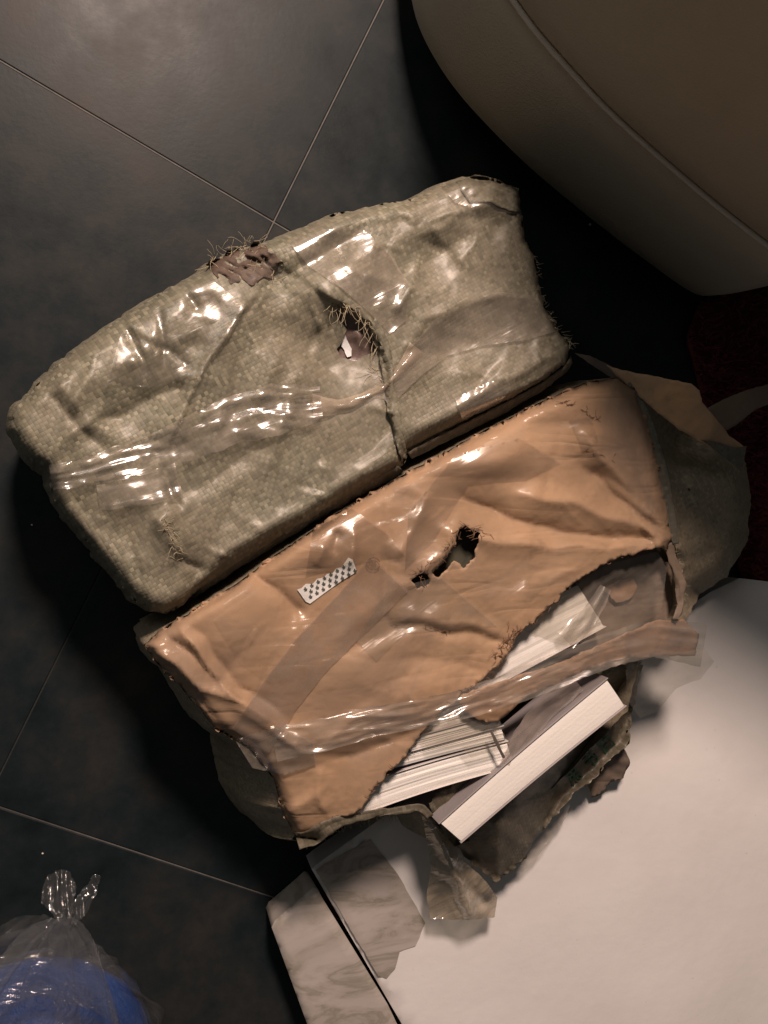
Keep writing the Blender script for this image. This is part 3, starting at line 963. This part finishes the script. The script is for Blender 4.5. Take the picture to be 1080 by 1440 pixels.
def z_paper(x, y):
    x, y = np.asarray(x, float), np.asarray(y, float)
    d, _, _ = seg_dist(x, y, P_RIM)
    r = np.clip(d / 20, 0, 1)
    base = 0.172 + 0.030 * np.sqrt(np.clip(1 - (1 - r) ** 2.2, 0, 1))
    base = base - 0.022 * np.clip((y - 1040) / 130, 0, 1) * np.clip((560 - x) / 120, 0, 1) + 0.006 * fbm(x / 150, y / 150, 41, 3)
    k = np.clip(d / 10, 0.3, 1)
    return base + k * (creases(x, y, P_OPS) + folds(x, y, 501, 26, (220, 540, 940, 1160), 110, 40, 0.0055, -30) + folds(x, y, 502, 60, (220, 540, 940, 1160), 55, 7, 0.0013))


c_ = at(600, 860, 0)
ppk = empty('paper_parcel', (c_[0], c_[1], 0), 'brown paper parcel torn open along its lower side, showing book pages', 'parcel')
HOLE1 = [(606, 806), (618, 795), (630, 783), (641, 762), (646, 745), (653, 738), (662, 743), (676, 750), (672, 768), (662, 792), (653, 800), (640, 790), (628, 800), (615, 812)]
HOLE2 = [(578, 815), (588, 808), (602, 806), (606, 816), (598, 827), (586, 826)]
HOLE3 = [(700, 905), (712, 890), (722, 892), (716, 905), (712, 918), (704, 918)]
sheet('paper_wrap', P_OUT, z_paper, M_KRAFT, ppk, 4.2, [HOLE1, HOLE2], jag=3.4, thick=0.0006)
# the sack it was packed in: rim all round, open towards the lower right
RIM2 = P_OUT[:17] + [(955, 800), (962, 850), (950, 880), (900, 930), (882, 1000), (800, 1085), (720, 1165), (640, 1190), (590, 1138), (520, 1148), (470, 1160), (440, 1187), (410, 1180)] + P_OUT[-7:]


def z_rim(x, y):
    zz = np.minimum(z_paper(x, y) - 0.0015, 0.172)
    f = np.clip((np.asarray(y) + 0.55 * np.asarray(x) - 1390) / 60, 0, 1)
    return zz * (1 - f) + (0.115 + 0.055 * np.clip((np.asarray(x) - 780) / 120, 0, 1)) * f


rl = refine(RIM2, 6, 1.5, 9)
rx, ry = np.array([q[0] for q in rl]), np.array([q[1] for q in rl])
skirt('sack_side', at(rx, ry, z_rim(rx, ry)), M_SACKL, ppk, 0.003,
      lambda n, p: -0.012 + (0.020 + 0.062 * min(1, max(0, (-0.20 - p[1]) / 0.13))) * max(0, -n[0] * 0.95 - n[1] * 0.30 - 0.2), 0.008, rough=0.006)
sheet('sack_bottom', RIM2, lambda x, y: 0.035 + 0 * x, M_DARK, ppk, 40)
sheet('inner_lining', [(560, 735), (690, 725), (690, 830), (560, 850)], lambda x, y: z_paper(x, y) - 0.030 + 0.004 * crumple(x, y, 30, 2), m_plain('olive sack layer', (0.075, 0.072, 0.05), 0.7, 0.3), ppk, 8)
z_iw = lambda x, y: 0.150 + 0.012 * crumple(x, y, 40, 6) + 0.0 * x
sheet('inner_wrap', [(775, 838), (830, 795), (900, 770), (945, 765), (955, 810), (950, 870), (900, 890), (820, 915), (780, 925), (795, 880)], z_iw, M_KRAFTG, ppk, 5, jag=2)
sheet('paper_scrap', [(846, 826), (868, 816), (890, 812), (898, 826), (884, 844), (866, 848)], lambda x, y: z_iw(x, y) + 0.006, M_KRAFT2, ppk, 5, jag=2)
sheet('dusty_film', [(720, 880), (790, 835), (850, 795), (925, 775), (938, 800), (930, 860), (890, 885), (820, 905), (770, 900)],
      lambda x, y: 0.182 + 0.010 * crumple(x, y, 40, 26) + 0 * x, M_FILMG, ppk, 5)
strip('film_tail', [(795, 900), (828, 868), (846, 838), (852, 826)], [34, 30, 24, 16], lambda x, y: 0.19 + 0 * x, M_FILMC, ppk, 0.002, 0.006, 12, 11, 14, 3)

sheet('dusty_film', [(880, 928), (930, 922), (990, 912), (1004, 930), (985, 955), (950, 968), (925, 1000), (900, 1010), (882, 985)],
      lambda x, y: 0.195 - 0.00075 * np.clip(np.asarray(y) - 920, 0, 200) + 0.010 * crumple(x, y, 30, 67), M_FILMG, ppk, 5, jag=1)
strip('sack_edge', [(884, 538), (898, 562), (914, 600), (930, 655), (942, 715), (950, 765)], [5, 12, 14, 14, 13, 9], lambda x, y: 0.176 + 0 * x, M_SACKD, ppk, 0.001, 0.005, 12, 7, 45, 3, 2.0, 0.0008)

# tapes over the paper
strip('brown_tape', [(352, 1042), (398, 972), (440, 918), (490, 868), (548, 806)], [62, 60, 62, 66, 72], z_paper, M_FILMM, ppk, 0.0022, 0.0012, 40, 11, 21, 4, 1.5)
sheet('film_patch', [(500, 900), (545, 830), (620, 810), (700, 880), (640, 885), (570, 890), (530, 930)], lambda x, y: z_paper(x, y) + 0.0025 + 0.001 * crumple(x, y, 40, 28), M_FILMG, ppk, 5)
sheet('film_patch', [(440, 745), (495, 715), (540, 745), (570, 780), (520, 790), (470, 800), (430, 810)], lambda x, y: z_paper(x, y) + 0.0022 + 0.004 * crumple(x*.6+y*.5, y*.6-x*.4, 34, 38) * 1.5, M_FILM, ppk, 4)
sheet('film_patch', [(575, 720), (640, 640), (730, 615), (790, 650), (740, 675), (660, 680), (610, 760), (570, 800)], lambda x, y: z_paper(x, y) + 0.0022 + 0.004 * crumple(x*.6+y*.5, y*.6-x*.4, 34, 48) * 1.5, M_FILM, ppk, 4)
sheet('film_patch', [(800, 590), (830, 585), (842, 620), (820, 635)], lambda x, y: z_paper(x, y) + 0.002 + 0.003 * crumple(x, y, 14, 49), M_FILM, ppk, 4)


def z_band(x, y):
    """the long band bridges the tear"""
    return np.maximum(np.where(np.asarray(x) < 640, z_paper(x, y), 0.0), 0.203) * np.clip(1.0 - np.clip((np.asarray(x) - 880) / 500, 0, 1), 0, 1) - 0.012 * np.clip((430 - np.asarray(x)) / 60, 0, 1)


sheet('paper_strip', [(640, 980), (700, 958), (780, 935), (860, 900), (925, 872), (962, 872), (984, 892), (978, 922), (930, 924), (880, 926), (820, 944), (770, 968), (735, 985), (700, 1016), (672, 1014), (655, 1000)],
      lambda x, y: z_band(x, y) - 0.003 + 0.009 * crumple(x, y, 24, 55), M_KRAFT2, ppk, 5, jag=2, thick=0.0005)
strip('crinkled_tape', [(385, 1046), (450, 1034), (520, 1016), (585, 1004), (645, 992), (710, 972), (780, 944), (850, 916), (920, 896), (990, 908)], [50, 46, 42, 40, 42, 46, 48, 48, 54, 60],
      z_band, M_FILMC, ppk, 0.0055, 0.009, 14, 21, 31, 3)
sheet('film_end', [(330, 1040), (390, 1020), (440, 1040), (445, 1075), (400, 1090), (355, 1080)], lambda x, y: z_paper(x, y) + 0.004 + 0.006 * crumple(x, y, 18, 61), M_FILMC, ppk, 4)
sheet('dusty_film', [(590, 1028), (640, 1000), (700, 1012), (712, 1040), (690, 1058), (662, 1066), (650, 1050), (600, 1055)],
      lambda x, y: 0.196 + 0.003 * crumple(x, y, 30, 66) + 0 * x, M_FILMG, ppk, 5, jag=1)
strip('dark_strap', [(690, 1028), (699, 1046), (709, 1066)], 5, lambda x, y: 0.199 + 0 * x, m_plain('dark worn tape', (0.10, 0.085, 0.07), 0.4, 0.4, 90), ppk, 0.002, 0.002, 10, 5, 6, 3)
strip('film_fold', [(712, 1075), (735, 1035), (765, 1000), (812, 960)], [18, 30, 30, 26], lambda x, y: 0.185 + 0 * x, m_film('dusty folded film', 0.55, milkcol=(0.36, 0.30, 0.27)), ppk, 0.002, 0.006, 22, 9, 9, 3)

# loose fibres along the tears
thr = fray(P_OUT[17:37], z_paper, 60, 9, 2, 21, 0.003) + fray(HOLE1[:7] + HOLE2, z_paper, 40, 12, 3, 22, 0.005) + fray([(660, 742), (690, 755)], z_paper, 14, 20, 3, 23, 0.004)
thr += fray([(700, 935), (716, 895), (730, 880)], z_paper, 40, 16, 6, 24, 0.004) + fray([(548, 880), (600, 883), (640, 890)], z_paper, 22, 12, 3, 25, 0.001)
thr += fray([(790, 565), (812, 572), (838, 590)], z_paper, 22, 11, 3, 26, 0.0006) + fray([(825, 630), (865, 645)], z_paper, 8, 6, 4, 27, 0.001)
tubes('paper_fibres', thr, 0.0004, M_THREADB, ppk, 'stuff')
thr = fray([(432, 1180), (460, 1162), (510, 1148), (585, 1136)], z_rim, 150, 13, 4, 31, 0.004, 90) + fray([(946, 770), (958, 810), (955, 860)], z_rim, 70, 12, 4, 32, 0.006)
tubes('frayed_threads', thr, 0.0004, M_THREAD, ppk, 'stuff')
strip('frayed_hem', [(418, 1184), (445, 1176), (470, 1158), (520, 1146), (560, 1138), (592, 1134), (604, 1150)], [24, 24, 14, 12, 12, 12, 9], lambda x, y: np.minimum(z_paper(x, y), 0.185), M_LINING, ppk, 0.002, 0.006, 9, 7, 41, 3, 5.0, 0.0006)
strip('frayed_hem', [(938, 765), (948, 790), (958, 820), (957, 850), (950, 872)], [10, 14, 12, 10, 8], lambda x, y: 0.172 + 0 * x, M_KRAFTG, ppk, 0.002, 0.008, 9, 7, 42, 3, 5.0, 0.0006)

PW = [(300, 870), (400, 800), (545, 700), (680, 625), (800, 570), (862, 552), (900, 640), (920, 720), (860, 765), (760, 830), (700, 890), (640, 930), (520, 960), (400, 975), (340, 930)]
sheet('clear_wrap', PW, lambda x, y: z_paper(x, y) + 0.0045 + folds(x, y, 507, 50, (300, 550, 920, 970), 75, 16, 0.0032, -35) + 0.002 * crumple(x, y, 60, 141), m_film('clear wrap', 0.035, (0.985, 0.98, 0.965), rough=0.26, bs=0.0015, scale=18, gl=0.9), ppk, 5, [HOLE1, HOLE2], jag=1)

# printed security strip and stamp
LB = [(418, 829), (424, 827), (430, 821), (440, 821), (446, 814), (455, 812), (460, 807), (468, 806), (473, 799), (480, 798), (484, 792), (490, 784), (496, 787), (502, 804), (480, 817), (455, 835), (436, 849), (430, 846)]
lab, _ = sheet('security_label', LB, lambda x, y: z_paper(x, y) + 0.0016, M_LABEL, ppk, 3.5)
mv, mf = [], []
ux, uy = 66 / 84, -0.55
for i in range(8):
    for j in range(3):
        u, v = 7 + i * 10.4 + (j % 2) * 4.8, 6 + j * 8.5
        x, y = 421 + u * 0.86 + v * 0.42, 828 - u * 0.50 + v * 0.62
        if not inside(np.array(x), np.array(y), LB):
            continue
        for rect in ((-1, -3.2, 1, 3.2), (-2.8, -1.0, -1, 0.8), (1, -0.2, 2.8, 1.6), (-2.2, 2.0, 2.2, 3.4)):
            k = len(mv)
            for (a, c) in ((rect[0], rect[1]), (rect[2], rect[1]), (rect[2], rect[3]), (rect[0], rect[3])):
                X, Y = x + a * 0.86 - c * 0.5 * -0.4, y - a * 0.3 + c * 0.8
                mv.append(at(X, Y, float(z_paper(np.array(X), np.array(Y))) + 0.0023)[()])
            mf.append((k, k + 1, k + 2, k + 3))
mesh_obj('printed_motif', mv, mf, M_MOTIF, lab, smooth=False)['kind'] = 'stuff'
mv, mf = [], []
for (r0, r1, a0, a1) in ((8.6, 10.0, 20, 80), (8.6, 10.0, 95, 200), (8.6, 10.0, 215, 345), (5.4, 6.2, 150, 260)):
    n = 10
    for i in range(n + 1):
        a = math.radians(a0 + (a1 - a0) * i / n)
        for r in (r0, r1):
            X, Y = 525 + r * math.cos(a), 793 + r * 0.92 * math.sin(a)
            mv.append(at(X, Y, float(z_paper(np.array(X), np.array(Y))) + 0.0030)[()])
        if i:
            k = len(mv)
            mf.append((k - 4, k - 3, k - 1, k - 2))
for (x0, y0, x1, y1) in ((-3, -4, 3, -3), (-3, 2.6, 3, 3.6), (-0.6, -4, 0.6, 3), (-4, -1, -2.6, 3), (2.6, -2, 4, 3), (-3, -0.8, 3, 0.2)):
    k = len(mv)
    for (a, c) in ((x0, y0), (x1, y0), (x1, y1), (x0, y1)):
        X, Y = 525 + a * 0.85 + c * 0.4, 793 - a * 0.4 + c * 0.85
        mv.append(at(X, Y, float(z_paper(np.array(X), np.array(Y))) + 0.0030)[()])
    mf.append((k, k + 1, k + 2, k + 3))
mesh_obj('stamp_mark', mv, mf, M_INK, ppk, smooth=False)

# right-hand end: the open sack and the paper flap folded out over it
def z_tail(x, y):
    d, _, _ = seg_dist(x, y, [(1046, 640), (1056, 700), (1052, 760), (1022, 812), (985, 835)])
    t = np.clip((np.asarray(x) - 900) / 150, 0, 1)
    hol = np.exp(-((x - 955) / 55.0) ** 2 - ((y - 615) / 40.0) ** 2)
    return 0.165 - 0.03 * t - 0.05 * (1 - np.clip(d / 30, 0, 1)) ** 2 - 0.055 * hol - 0.02 * np.clip((y - 760) / 90, 0, 1) + 0.012 * crumple(x, y, 60, 71) + folds(x, y, 505, 26, (900, 560, 1060, 860), 50, 14, 0.007, 80) + 0.006 * fbm(x / 40, y / 40, 73)


T_OUT = [(893, 545), (940, 560), (1000, 600), (1046, 640), (1056, 700), (1052, 760), (1022, 812), (985, 835), (962, 876), (948, 872), (952, 820), (946, 770), (938, 712), (925, 650), (910, 592)]
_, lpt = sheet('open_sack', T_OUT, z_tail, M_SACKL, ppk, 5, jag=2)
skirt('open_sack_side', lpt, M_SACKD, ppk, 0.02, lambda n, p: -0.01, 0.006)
FL = [(852, 514), (872, 519), (905, 526), (940, 533), (972, 540), (984, 549), (988, 566), (1008, 590), (1026, 612), (1048, 628), (1046, 645), (1042, 662), (1018, 640), (985, 622), (955, 604), (925, 580), (898, 556), (876, 536)]


def z_flap(x, y):
    d, sd, al = seg_dist(x, y, [(852, 514), (898, 556), (955, 604), (1018, 640), (1042, 662)])
    return 0.166 + 0.020 * np.sin(np.clip(al, 0, 1) * 3.0) + 0.0004 * d - 0.03 * np.clip((x - 1000) / 60, 0, 1) + 0.006 * crumple(x, y, 60, 81)


sheet('paper_flap', FL, z_flap, m_kraft('lightened brown paper', (0.62, 0.39, 0.22), 0.05, False), ppk, 5, jag=1.2, thick=0.0006)  # paper tone raised to make up for the sofa's shade on the flap
sheet('flap_tip', [(985, 618), (1010, 622), (1035, 630), (1050, 627), (1047, 645), (1043, 664), (1018, 642)], lambda x, y: z_flap(x, y) + 0.002, M_SACKD, ppk, 4, jag=1)
sheet('back_flap', [(808, 496), (830, 500), (865, 518), (890, 530), (878, 540), (850, 525)], lambda x, y: 0.150 + 0.006 * crumple(x, y, 40, 82) + 0 * x, M_KRAFTG, ppk, 5, jag=1)

# lower right: the sack turned inside out over the carton, with green print and film ends
def z_lin(x, y):
    d, _, _ = seg_dist(x, y, [(640, 1190), (700, 1238), (745, 1200), (790, 1120), (872, 1040), (885, 1000)])
    t = np.clip(d / 60, 0, 1)
    return WZ + 0.040 + 0.072 * t + 0.006 * crumple(x, y, 42, 91) + 0.005 * fbm(x / 14, y / 14, 93) + 0.003


LN = [(600, 1128), (640, 1100), (720, 1040), (800, 985), (850, 940), (900, 930), (895, 980), (888, 1010), (884, 1046), (856, 1070), (834, 1096), (806, 1118), (776, 1152), (752, 1180), (742, 1204), (716, 1226), (698, 1240), (672, 1222), (650, 1200), (620, 1165)]
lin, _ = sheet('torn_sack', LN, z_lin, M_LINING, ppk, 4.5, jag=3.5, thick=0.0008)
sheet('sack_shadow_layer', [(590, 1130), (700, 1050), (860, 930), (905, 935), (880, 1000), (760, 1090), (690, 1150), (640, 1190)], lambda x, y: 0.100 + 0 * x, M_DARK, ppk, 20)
# green characters printed along the sack
gl = None
for ch, gx, gy, sz in (('图', 853, 1047, 0.019), ('书', 832, 1069, 0.019), ('用', 808, 1092, 0.019)):
    fc = bpy.data.curves.new('printed_character', 'FONT')
    fc.body = ch
    fc.size = sz
    fc.align_x, fc.align_y = 'CENTER', 'CENTER'
    fc.offset = 0.0003
    fc.resolution_u = 2
    to = bpy.data.objects.new('printed_character', fc)
    COL.objects.link(to)
    dg = bpy.context.evaluated_depsgraph_get()
    me = bpy.data.meshes.new_from_object(to.evaluated_get(dg))
    bpy.data.objects.remove(to)
    import bmesh
    bm = bmesh.new()
    bm.from_mesh(me)
    bmesh.ops.triangulate(bm, faces=bm.faces[:])
    bmesh.ops.subdivide_edges(bm, edges=[e for e in bm.edges if e.calc_length() > 0.006], cuts=2)
    for v in bm.verts:
        X = gx + 1180 * (v.co.x * 0.72 - v.co.y * 0.66)
        Y = gy + 1180 * (-v.co.x * 0.70 - v.co.y * 0.74)
        v.co = at(X, Y, float(z_lin(np.array(X), np.array(Y))) + 0.0028)[()]
    bm.to_mesh(me)
    bm.free()
    vs = [tuple(v.co) for v in me.vertices]
    fs = [tuple(p.vertices) for p in me.polygons]
    mesh_obj('printed_character', vs, fs, M_GREEN, lin, smooth=False)

sheet('paper_scrap', [(824, 1096), (842, 1076), (862, 1056), (876, 1048), (886, 1072), (876, 1094), (858, 1100), (846, 1118), (832, 1122)], lambda x, y: WZ + 0.040 + 0.012 * crumple(x, y, 22, 95) - 0.0004 * np.clip(np.asarray(y) - 1050, 0, 99), M_KRAFTG, ppk, 4, jag=2, thick=0.0006)
sheet('film_tail', [(742, 1204), (752, 1178), (778, 1150), (796, 1114), (806, 1118), (796, 1150), (774, 1180), (756, 1206), (735, 1226), (712, 1232)], lambda x, y: WZ + 0.022 + 0.008 * crumple(x, y, 12, 96) + 0 * x, M_FILMC, ppk, 3.5, jag=1)


def z_corner(x, y):
    d, _, _ = seg_dist(x, y, [(598, 1140), (620, 1185), (640, 1230), (662, 1285)])
    return 0.112 + 0.034 * np.exp(-d / 16) - 0.030 * np.clip((np.asarray(y) - 1150) / 130, 0, 1) + 0.010 * crumple(x, y, 26, 98) + folds(x, y, 506, 20, (590, 1130, 700, 1295), 40, 10, 0.006, 60)


sheet('film_corner', [(590, 1132), (604, 1148), (640, 1176), (652, 1210), (684, 1240), (700, 1262), (696, 1290), (660, 1294), (606, 1292), (600, 1262), (606, 1222), (600, 1180)], z_corner, m_film('stiff dusty film', 0.75, (0.80, 0.76, 0.68), 0.15, 0.003, 30, 2.0, (0.36, 0.30, 0.22)), ppk, 4, jag=1)


# ---------------------------------------------------------------- books standing on edge inside the torn parcel
def book(label, quad, ztop, depth, cover, tc=0.0016, curve=0.0, jt=0.0006, name='book'):
    """quad: photo corners of the page face (left-near, right-near, right-far, left-far); the covers lie on the near and far sides"""
    q = [np.array(at(x, y, z)[()]) for (x, y), z in zip(quad, ztop if hasattr(ztop, '__len__') else [ztop] * 4)]
    base = sum(q) / 4
    bk = empty(name, (base[0], base[1], base[2] - depth), label, 'book', 'books in the torn brown parcel')
    up = np.array([0, 0, 1.0])
    n = 22

    def block(nm, a, b_, c, d, drop, zoff, mat):
        V, UV, Fc = [], [], []
        m = 16 if nm == 'page_block' else 2
        rj = np.random.RandomState(int(abs(a[0]) * 9999) % 9999)
        jit = rj.uniform(-1, 1, m + 1) * jt * (nm == 'page_block')
        L = np.linalg.norm(b_ - a)
        Wd = np.linalg.norm(d - a)
        for i in range(n + 1):
            s = i / n
            bow = curve * math.sin(s * math.pi) * (d - a) / (Wd + 1e-9)
            for j in range(m + 1):
                v = j / m
                p = (a * (1 - s) + b_ * s) * (1 - v) + (d * (1 - s) + c * s) * v + bow + up * (zoff - 0.0012 * (2 * v - 1) ** 4 + jit[j] * (1 + 0.6 * math.sin(5 * s + j)))
                V.append(p)
                UV.append((s * L, v * Wd))
        for i in range(n):
            for j in range(m):
                k = i * (m + 1) + j
                Fc.append((k, k + m + 1, k + m + 2, k + 1))
        per = [i * (m + 1) for i in range(n + 1)] + [n * (m + 1) + j for j in range(1, m + 1)] + [i * (m + 1) + m for i in range(n - 1, -1, -1)] + list(range(m - 1, 0, -1))
        k0 = len(V)
        for p in per:
            V.append(V[p] - up * drop)
            UV.append((UV[p][0], UV[p][1] + drop))
        for i in range(len(per)):
            j = (i + 1) % len(per)
            Fc.append((per[j], per[i], k0 + i, k0 + j))
        Fc.append(tuple(k0 + i for i in range(len(per))))
        mesh_obj(nm, V, Fc, mat, bk, UV, smooth=False)
    a, b_, c, d = q
    tl, tr = tc if isinstance(tc, tuple) else (tc, tc)
    t1 = (d - a) / np.linalg.norm(d - a) * tl
    t2 = (c - b_) / np.linalg.norm(c - b_) * tr
    block('page_block', a + t1, b_ + t2, c - t2, d - t1, depth, 0, M_PAGESW if jt < 0.0005 else M_PAGES)
    e = 0.0022 if tl == tr else -0.002
    x1 = (b_ - a) / np.linalg.norm(b_ - a) * 0.002
    block('cover', a - x1, b_ + x1, b_ + t2 * .9 + x1, a + t1 * .9 - x1, depth + 0.002, e, cover)
    block('cover', d - t1 * .9 - x1, c - t2 * .9 + x1, c + x1, d - x1, depth + 0.002, e, M_COVERW if cover is M_COVERB else cover)
    return bk


book('thick book with blank white page edge standing in the torn opening, nearest the carton', [(650, 1184), (879, 994), (852, 954), (618, 1156)], [0.186, 0.196, 0.196, 0.186], 0.075, M_COVER, 0.0016, 0.002, 0.00005)
book('book with fanned cream pages above the frayed sack hem, lowest of the fan', [(470, 1160), (722, 1078), (712, 1042), (455, 1122)], 0.182, 0.12, M_COVERW, 0.0008, 0.004)
book('book above a navy gap in the fan of cream page edges', [(452, 1114), (710, 1041), (704, 1022), (446, 1092)], 0.184, 0.12, M_COVERB, (0.0030, 0.0002), 0.002)
book('thin book in the middle of the fan, half under dusty film', [(450, 1092), (706, 1021), (700, 1004), (444, 1072)], 0.186, 0.12, M_COVERW, 0.0008)
book('book under the crinkled tape, topmost of the fan', [(450, 1074), (704, 1000), (696, 972), (440, 1046)], 0.184, 0.12, M_COVERW, 0.0008)
book('book with broad white edge showing between tear and brown band', [(676, 976), (850, 882), (812, 822), (640, 905)], 0.178, 0.11, M_COVERW, 0.0010)

# ---------------------------------------------------------------- paper strip on the rug
c_ = at(1040, 575, 0)
ps = empty('paper_ribbon', (c_[0], c_[1], 0.04), 'dull brown paper strip crossing the red rug behind the parcel flap', 'paper strip')
sheet('ribbon', [(985, 580), (1010, 565), (1050, 548), (1100, 535), (1200, 520), (1200, 545), (1090, 565), (1060, 578), (1035, 598), (1020, 606)], lambda x, y: 0.085 + 0.02 * np.clip((x - 1000) / 100, 0, 1) + 0.008 * crumple(x, y, 50, 111), M_KRAFTG, ps, 5, jag=1, thick=0.0006)

# ---------------------------------------------------------------- blue bundle in a knotted clear bag
bc0 = at(48, 1500, 0.0)
BR = 0.138


def blob(name, mat, parent, R, zc, prof=None, seed=1, amp=0.010, nu=72, nv=30, uvs=1.0):
    V, UV, Fc = [], [], []
    for j in range(nv + 1):
        ph = math.pi * (j / nv) * 0.5 if prof is None else None
        for i in range(nu):
            th = 2 * math.pi * i / nu
            if prof is None:
                r, z = R * math.cos(ph), zc * math.sin(ph)
                ox = oy = 0
            else:
                s = j / nv
                r, z, ox, oy = [float(np.interp(s, prof[0], prof[k])) for k in (1, 2, 3, 4)]
            nz = float(crumple(np.array(th * 60.0), np.array(z * 700), 34, seed)) * amp * 2.4
            pl = 0 if prof is None else 0.10 * r * math.sin(th * 7 + 3 * math.sin(z * 40)) * (1 if r < 0.1 else 0.3)
            rr_ = r + nz * min(1, r / 0.03) + pl
            V.append((bc0[0] + ox + rr_ * math.cos(th), bc0[1] + oy + rr_ * math.sin(th), 0.003 + z))
            UV.append((th * 0.1, z + j * 0.004))
    for j in range(nv):
        for i in range(nu):
            k = (i + 1) % nu
            Fc.append((j * nu + i, j * nu + k, (j + 1) * nu + k, (j + 1) * nu + i))
    return mesh_obj(name, V, Fc, mat, parent, UV)


bun = blob('blue_bundle', M_BLUE, None, BR, 0.085, None, 3, 0.006)
tag(bun, 'rounded blue cloth bundle inside a clear plastic bag on the floor', 'bundle')
bag = empty('plastic_bag', (bc0[0], bc0[1], 0), 'thin clear plastic bag with knotted crinkled neck around the blue bundle', 'plastic bag')
nk = at(88, 1300, 0.12) - bc0
ea = at(105, 1240, 0.10) - bc0
blob('bag_body', M_FILMW, bag, BR, 0.1, ([0, 0.25, 0.5, 0.68, 0.82, 0.92, 1.0], [BR + .012, BR + .008, 0.112, 0.080, 0.050, 0.024, 0.011], [0.0, 0.055, 0.098, 0.112, 0.118, 0.120, 0.121],
     [0, 0, nk[0] * .12, nk[0] * .38, nk[0] * .7, nk[0] * .93, nk[0]], [0, 0, nk[1] * .12, nk[1] * .38, nk[1] * .7, nk[1] * .93, nk[1]]), 5, 0.026, 90, 36)
z_ear = lambda x, y: 0.118 - 0.03 * np.clip((1300 - np.asarray(y)) / 80, 0, 1) + 0.026 * crumple(x, y * 0.5, 20, 121)
sheet('bag_ear', [(84, 1302), (70, 1280), (55, 1262), (62, 1238), (80, 1222), (100, 1226), (108, 1246), (102, 1275), (96, 1300)], z_ear, M_FILMW, bag, 3, jag=3)
sheet('bag_ear', [(88, 1304), (100, 1272), (118, 1250), (128, 1234), (140, 1230), (136, 1256), (122, 1282), (100, 1304)], lambda x, y: z_ear(x, y) + 0.004, M_FILMW, bag, 3, jag=3)
sheet('bag_ear', [(-20, 1330), (0, 1305), (25, 1288), (60, 1286), (86, 1296), (80, 1312), (50, 1322), (20, 1330)], lambda x, y: 0.105 + 0.012 * crumple(x, y, 16, 123) + 0 * x, M_FILMW, bag, 3, jag=3)

def z_bag(x, y):
    q = at(x, y, 0.09)
    r = np.hypot(q[..., 0] - bc0[0], q[..., 1] - bc0[1])
    return 0.006 + 0.092 * np.sqrt(np.clip(1 - (r / (BR + 0.006)) ** 2, 0.0, 1)) + 0.016 * crumple(x, y * .7, 26, 131) + 0.004


sheet('bag_fold', [(-60, 1370), (-30, 1330), (10, 1312), (60, 1300), (88, 1296), (110, 1306), (140, 1330), (160, 1352), (176, 1385), (190, 1430), (196, 1480), (60, 1500), (-60, 1480)], z_bag, M_FILMW, bag, 4, jag=2)
sheet('bag_fold', [(70, 1300), (92, 1290), (104, 1320), (100, 1370), (112, 1420), (120, 1480), (80, 1480), (76, 1420), (66, 1370)], lambda x, y: z_bag(x, y) + 0.010, M_FILMW, bag, 3.5, jag=2)

# ---------------------------------------------------------------- crumbs on the floor
for (x, y, r, lb) in ((829, 316, 0.0022, 'pale crumb on the dark floor against the sofa edge'), (45, 738, 0.0013, 'tiny pale crumb on the dark floor left of the woven parcel'),
                      (60, 1200, 0.0012, 'tiny crumb on the floor above the clear plastic bag')):
    p = at(x, y, 0.0)
    V = []
    Fc = []
    rn = random.Random(x)
    for j, (rz, rrad) in enumerate(((0, 0.7), (0.5, 1.0), (1.1, 0.6))):
        for i in range(6):
            k = rrad * rn.uniform(0.7, 1.2)
            V.append((p[0] + r * k * math.cos(i * 1.047), p[1] + r * k * math.sin(i * 1.047), 0.0002 + r * rz))
    for j in (0, 1):
        Fc += [(j * 6 + i, j * 6 + (i + 1) % 6, j * 6 + 6 + (i + 1) % 6, j * 6 + 6 + i) for i in range(6)]
    Fc += [tuple(range(12, 18)), tuple(range(5, -1, -1))]
    tag(mesh_obj('crumb', V, Fc, M_CRUMB, smooth=False), lb, 'crumb', 'crumbs on the floor')
